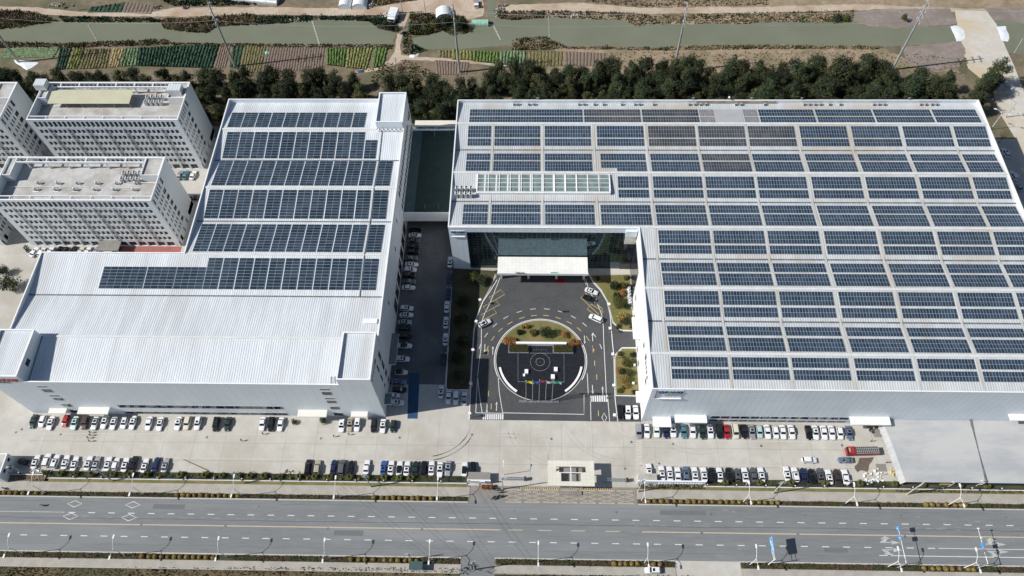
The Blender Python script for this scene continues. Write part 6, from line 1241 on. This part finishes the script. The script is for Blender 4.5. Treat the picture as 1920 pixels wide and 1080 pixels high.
balls((264,278,289,301,313,325,336,349,361,372,386,399), 48.5, 'in the leftmost lower hedge', 'ball shrubs of the lower hedge')
balls((658,673,684,700,721,734,746,760,770,781), 48.5, 'in the lower hedge cluster by the shelter', 'ball shrubs of the lower hedge')
balls((1151,1163,1173,1184,1195,1212,1225,1237), 48.5, 'in the lower hedge right of centre', 'ball shrubs of the lower hedge')
balls((1728,1745,1756,1769,1781,1796,1811,1820), 48.5, 'in the lower hedge at the right', 'ball shrubs of the lower hedge')
# leafy hedges and fence shrubs
def hedge(x0, x1, y0, y1, h, label, mat=m_hedge, dens=26, sd=1, z=.14):
    rd = random.Random(sd); mb = MB(); n = int((x1-x0)*dens)
    for _ in range(n):
        x, y = rd.uniform(x0,x1), rd.uniform(y0,y1); g = noise.noise(Vector((x*.6,y*.6,sd))); hh = h*(.6+.7*g+rd.uniform(0,.4)); a, b = rd.uniform(0,6.28), rd.uniform(-.5,.5); s = rd.uniform(.12,.3); u = Vector((math.cos(a),math.sin(a),b))*s; v = Vector((-math.sin(a),math.cos(a),rd.uniform(-.6,.6)))*s*.6; p = Vector((x,y,z+max(.05,hh*rd.uniform(.3,1))))
        mb.face([p-u,p-v,p+u,p+v], mat)
    return tag(mb.obj('hedge'), label, 'hedge', None, 'stuff')
for i, (a, b) in enumerate(((-175,-149),(-149,-112),(-92,-50),(-29,-20.3))): hedge(a, b, 66.55, 67.85, .8, 'dark leafy hedge, %s stretch from left along the upper kerb' % nth(i+1), sd=i)
for i, (a, b) in enumerate(((34,74),(78,118),(118,175))): hedge(a, b, 66.55, 67.85, .75, 'dark leafy hedge, %s stretch right of the gate along the upper kerb' % nth(i+1), sd=10+i)
for i, (a, b) in enumerate(((-165,-112),(-90,-50),(-50,-21.5),(-10,24),(24,43),(63,106),(106,160))): hedge(a, b, 47.75, 49.35, .7, 'dark leafy hedge, %s stretch from left along the lower kerb' % nth(i+1), sd=20+i)
hedge(-153.5,-21,72.5,74.3,.6,'mixed low planting behind the railing left of the gate', m_leaf, 22, 40, .03); hedge(56,112,72.5,74.3,.6,'mixed low planting behind the railing right of the gate', m_leaf, 22, 41, .03); hedge(113,180,71.2,72.5,.7,'low planting below the warehouse wall', m_hedge, 16, 42, .03)
hedge(34,54,71.2,72.6,.7,'low planting under the right sign wall', m_hedge, 26, 43, .03); hedge(-172,-155,71.2,73,.4,'tawny grass strip beside the left gate lodge', m_brown, 40, 44, .1)
palm = MB(); rd = random.Random(9)
for i in range(26):
    a = i*2.4; d = Vector((math.cos(a),math.sin(a),0)); L_ = rd.uniform(1.1,1.6); prev = Vector((0,0,.5)); sv = Vector((-d.y,d.x,0))*.16
    for k in range(1,5): q = d*L_*k/4+Vector((0,0,.5+.9*math.sin(k*.75)*rd.uniform(.8,1.1))); palm.face([prev-sv,q-sv*.8,q+sv*.8,prev+sv], m_leafy); prev = q
PAL_ = palm.mesh('fronds'); ps = MB(); ps.cyl((0,0,0),(0,0,.6),.2,.15,m_bark,7); PST = ps.mesh('stem')
def cycads(xs, y, desc, g_):
    for i, x in enumerate(xs):
        p = G(x, 890 if x < 960 else 905, .8); s = rd.uniform(.8,1.1); t = thing('fern_palm', 'spiky fern palm, %s from left %s' % (nth(i+1), desc), 'palm', (p.x,y,.04), rd.uniform(0,6), g_); t.scale = (s,s,s); put('fronds', PAL_, t); put('stem', PST, t)
cycads((85,113,143,173,212,245,275,338,385,417,447,470,496,527,561,591,620,657,690,722,750,772), 73.6, 'behind the railing left of the gate', 'fern palms behind the railing')
cycads((1361,1425,1484,1548,1613,1678,1730,1800,1850), 73.5, 'behind the railing right of the gate', 'fern palms behind the railing')
for i, x in enumerate((134,168,235,265,301,350,375,404,546,578,610,641,674,710,745)): p = G(x,888,.6); t = thing('ball_shrub', 'small golden ball shrub, %s from left between the fern palms' % nth(i+1), 'shrub', (p.x,73.0,.04), 0, 'ball shrubs between the fern palms'); t.scale = (.75,.75,.8); put('foliage', BALL, t); put('core', BC, t)
# bare tree by the far right corner
p = G(1872,268); t = thing('bare_tree', 'leafless young tree beside the right wall of the east factory', 'tree', (p.x,p.y,0)); mb = MB(); mb.cyl((0,0,0),(0,0,3),.12,.08,m_bark,6,False)
for k in range(14): a = k*2.4; mb.cyl((0,0,1.8+k*.1),(1.6*math.cos(a),1.6*math.sin(a),4.6+.1*k),.06,.02,m_bark,4,False)
mb.obj('branches', t)
# ================================================================ RIVERSIDE THINGS
def tunnel(cx, cy, w_, l_, h, mat, label, ang=0, name='greenhouse_tunnel'):
    t = thing(name, label, 'greenhouse', (cx,cy,0), R(ang)); mb = MB(); n = 12
    pts = [(-w_/2*math.cos(math.pi*i/n), h*math.sin(math.pi*i/n)**.8) for i in range(n+1)]
    for (a, za), (b, zb) in zip(pts, pts[1:]): mb.face([(a,-l_/2,za),(a,l_/2,za),(b,l_/2,zb),(b,-l_/2,zb)][::-1], mat)
    mb.obj('cover', t); mb = MB()
    for y in (-l_/2,l_/2): f = [(a,y,z) for a, z in pts]; mb.face(f if y < 0 else f[::-1], mat)
    mb.obj('end_wall', t); mb = MB()
    for k in range(5): y = -l_/2+l_*k/4; mb.tube([(a*1.01,y,z*1.01+.02) for a, z in pts], .06, m_cap, 4)
    mb.obj('hoop', t); return t
a = G(646,12,1); tunnel(a.x,a.y+7,6.0,16,3.0,m_film,'white plastic tunnel, left of the pair at the top'); a = G(671,12,1); tunnel(a.x+.6,a.y+7,7.0,16,3.2,m_film,'white plastic tunnel, right of the pair at the top')
a = G(832,26,1); tunnel(a.x,a.y,7.5,6.0,3.4,m_film,'dome shaped white shelter on the north bank',8,'dome_tunnel')
a = G(900,42,1); tunnel(a.x,a.y,3.4,7.4,2.2,m_net,'low shelter covered in green netting at the channel mouth',90,'net_tunnel')
a = G(1915,0,1); tunnel(a.x,a.y,6,8,2.4,m_film,'white cover at the top right corner',60) if 0 else None
a = G(455,3,1); tunnel(a.x+6,a.y+3,7,22,2.4,m_metal,'long grey net tunnel at the top, left of the pair',82,'net_tunnel')
a = G(738,26,1.5); t = thing('truck_box', 'white box body of a lorry parked by the dirt road', 'truck', (a.x,a.y,0), R(-9)); mb = MB(); mb.box(-1.9,1.9,-3.6,2.6,.8,3.2,m_film,skip='B'); mb.obj('box_body', t); mb = MB(); mb.box(-1.7,1.7,-4.9,-3.7,.6,2.5,m_cap,skip='B'); mb.box(-1.5,1.5,-4.95,-4.9,1.5,2.3,m_cglass,skip='B'); mb.obj('cab', t)
for x in (-1.6,1.6):
    for y in (-4.2,1.6): mb = MB(); mb.cyl((x-.15,y,.5),(x+.15,y,.5),.5,.5,m_tyre,12); mb.obj('wheel', t)
a = G(893,6,1.2); t = thing('small_truck', 'blue and white small truck at the top by the channel', 'truck', (a.x,a.y,0), R(4)); mb = MB(); mb.box(-1,1,-2.4,-.8,.5,2.0,m_film,skip='B'); mb.box(-.9,.9,-2.42,-2.3,1.2,1.8,m_cglass,skip='B'); mb.obj('cab', t); mb = MB(); mb.box(-1,1,-.7,2.4,.6,1.4,m_red2,skip='B'); mb.box(-.9,.9,-.6,2.3,1.38,1.45,m_slate,skip='B'); mb.obj('load_bed', t)
for x in (-.85,.85):
    for y in (-1.6,1.6): mb = MB(); mb.cyl((x-.1,y,.36),(x+.1,y,.36),.36,.36,m_tyre,12); mb.obj('wheel', t)
for q0, q1, l in (((585,38),(599,83),'pale plank footbridge across the left river'),((926,50),(939,76),'broken plank jetty at the channel mouth'),((1029,32),(1030,70),'faint submerged plank line across the middle river'),((165,47),(184,80),'thin rope line across the left river'),((1918,72),(1901,100),'plank line across the right pool')):
    a, b = G(*q0), G(*q1); mb = MB(); d = (b-a); n = int(d.length/1.1); u = d.normalized(); v = Vector((-u.y,u.x,0)); wv = .35 if 'plank foot' in l or 'jetty' in l else .15
    for k in range(n): c = a+u*(k+.5)*d.length/n; e = u*.42; f = v*wv; mb.prism([(c-e-f)[:2],(c+e-f)[:2],(c+e+f)[:2],(c-e+f)[:2]], .06, .2, m_rock)
    tag(mb.obj('plank_bridge'), l, 'footbridge')
for q, w_, d, l, mts, h in (((110,10),9,4,'pile of pale rubble at the top left',(m_rock,m_mud),1.2),((560,38),10,3,'stones along the middle north bank',(m_rock,m_scrub),.9),((725,30),9,5,'heap of rubbish beside the truck box',(m_rock,m_wood,m_cap),1.1),((1065,29),18,2.5,'white stones tumbled along the right north bank',(m_rock,m_cap),.8),((938,18),5,9,'grey stone bank of the side channel',(m_rock,m_mud),1.4),((690,11),7,4,'clutter beside the twin tunnels',(m_metal,m_cap,m_dark),.8),((295,14),4,2.4,'dark clutter on the dirt road verge',(m_dark,m_mud),.7),((347,14),4,2.4,'dark brushwood beside the dirt road',(m_dark,m_wood),.8)):
    p = G(*q); heap(l, p.x, p.y, w_, d, 46, mts, h, 'rubble_heap', 'rubble', q[0])
def sheet(q, mat, label, name='ground_sheet', z=.5):
    P_ = wobble(px(*q), .8, .5, 4); mb = MB(); c = Vector((sum(p[0] for p in P_)/len(P_), sum(p[1] for p in P_)/len(P_))); n = len(P_)
    for i in range(n): a, b = P_[i], P_[(i+1) % n]; tri = [(c.x,c.y,z),(a[0],a[1],.06),(b[0],b[1],.06)]; ar = (a[0]-c.x)*(b[1]-c.y)-(b[0]-c.x)*(a[1]-c.y); mb.face(tri if ar > 0 else tri[::-1], mat)
    tag(mb.obj(name), label, 'sheet')
sheet(((24,112),(40,113),(72,118),(60,127),(50,132),(38,124)), m_film, 'torn white plastic sheet by the left field'); sheet(((768,103),(780,106),(786,99),(784,104),(776,109),(768,107)), m_film, 'small white sheet at the bend of the dirt path')
sheet(((1782,50),(1792,48),(1800,52),(1808,58),(1810,72),(1800,78),(1793,78),(1790,68),(1786,60)), m_film, 'white ragged sheeting left of the causeway', z=.3); sheet(((1868,50),(1885,49),(1893,72),(1890,78),(1878,76)), m_film, 'white ragged sheeting right of the causeway', z=.3)
sheet(((495,97),(504,96),(506,101),(497,103)), m_tankb if 0 else m_flagg, 'pale turquoise cover on the bare ridges', z=.4); sheet(((668,132),(684,131),(683,136),(672,137)), m_blue, 'blue scrap sheet beside the dirt path', z=.3)
heap('muddy stones edging the causeway', *px((1880,150))[0], 4, 40, 60, (m_mud, m_rock), .7, 'stone_edge', 'stones', 77)
for q, l in (((1189,686),'upper'),((1187,720),'lower')):
    p = G(*q); mb = MB(); mb.box(p.x-.35,p.x+.35,p.y-.35,p.y+.35,.05,1.0,m_cap); tag(mb.obj('waste_bin'), '%s white bin on the lower right lawn' % l, 'bin')
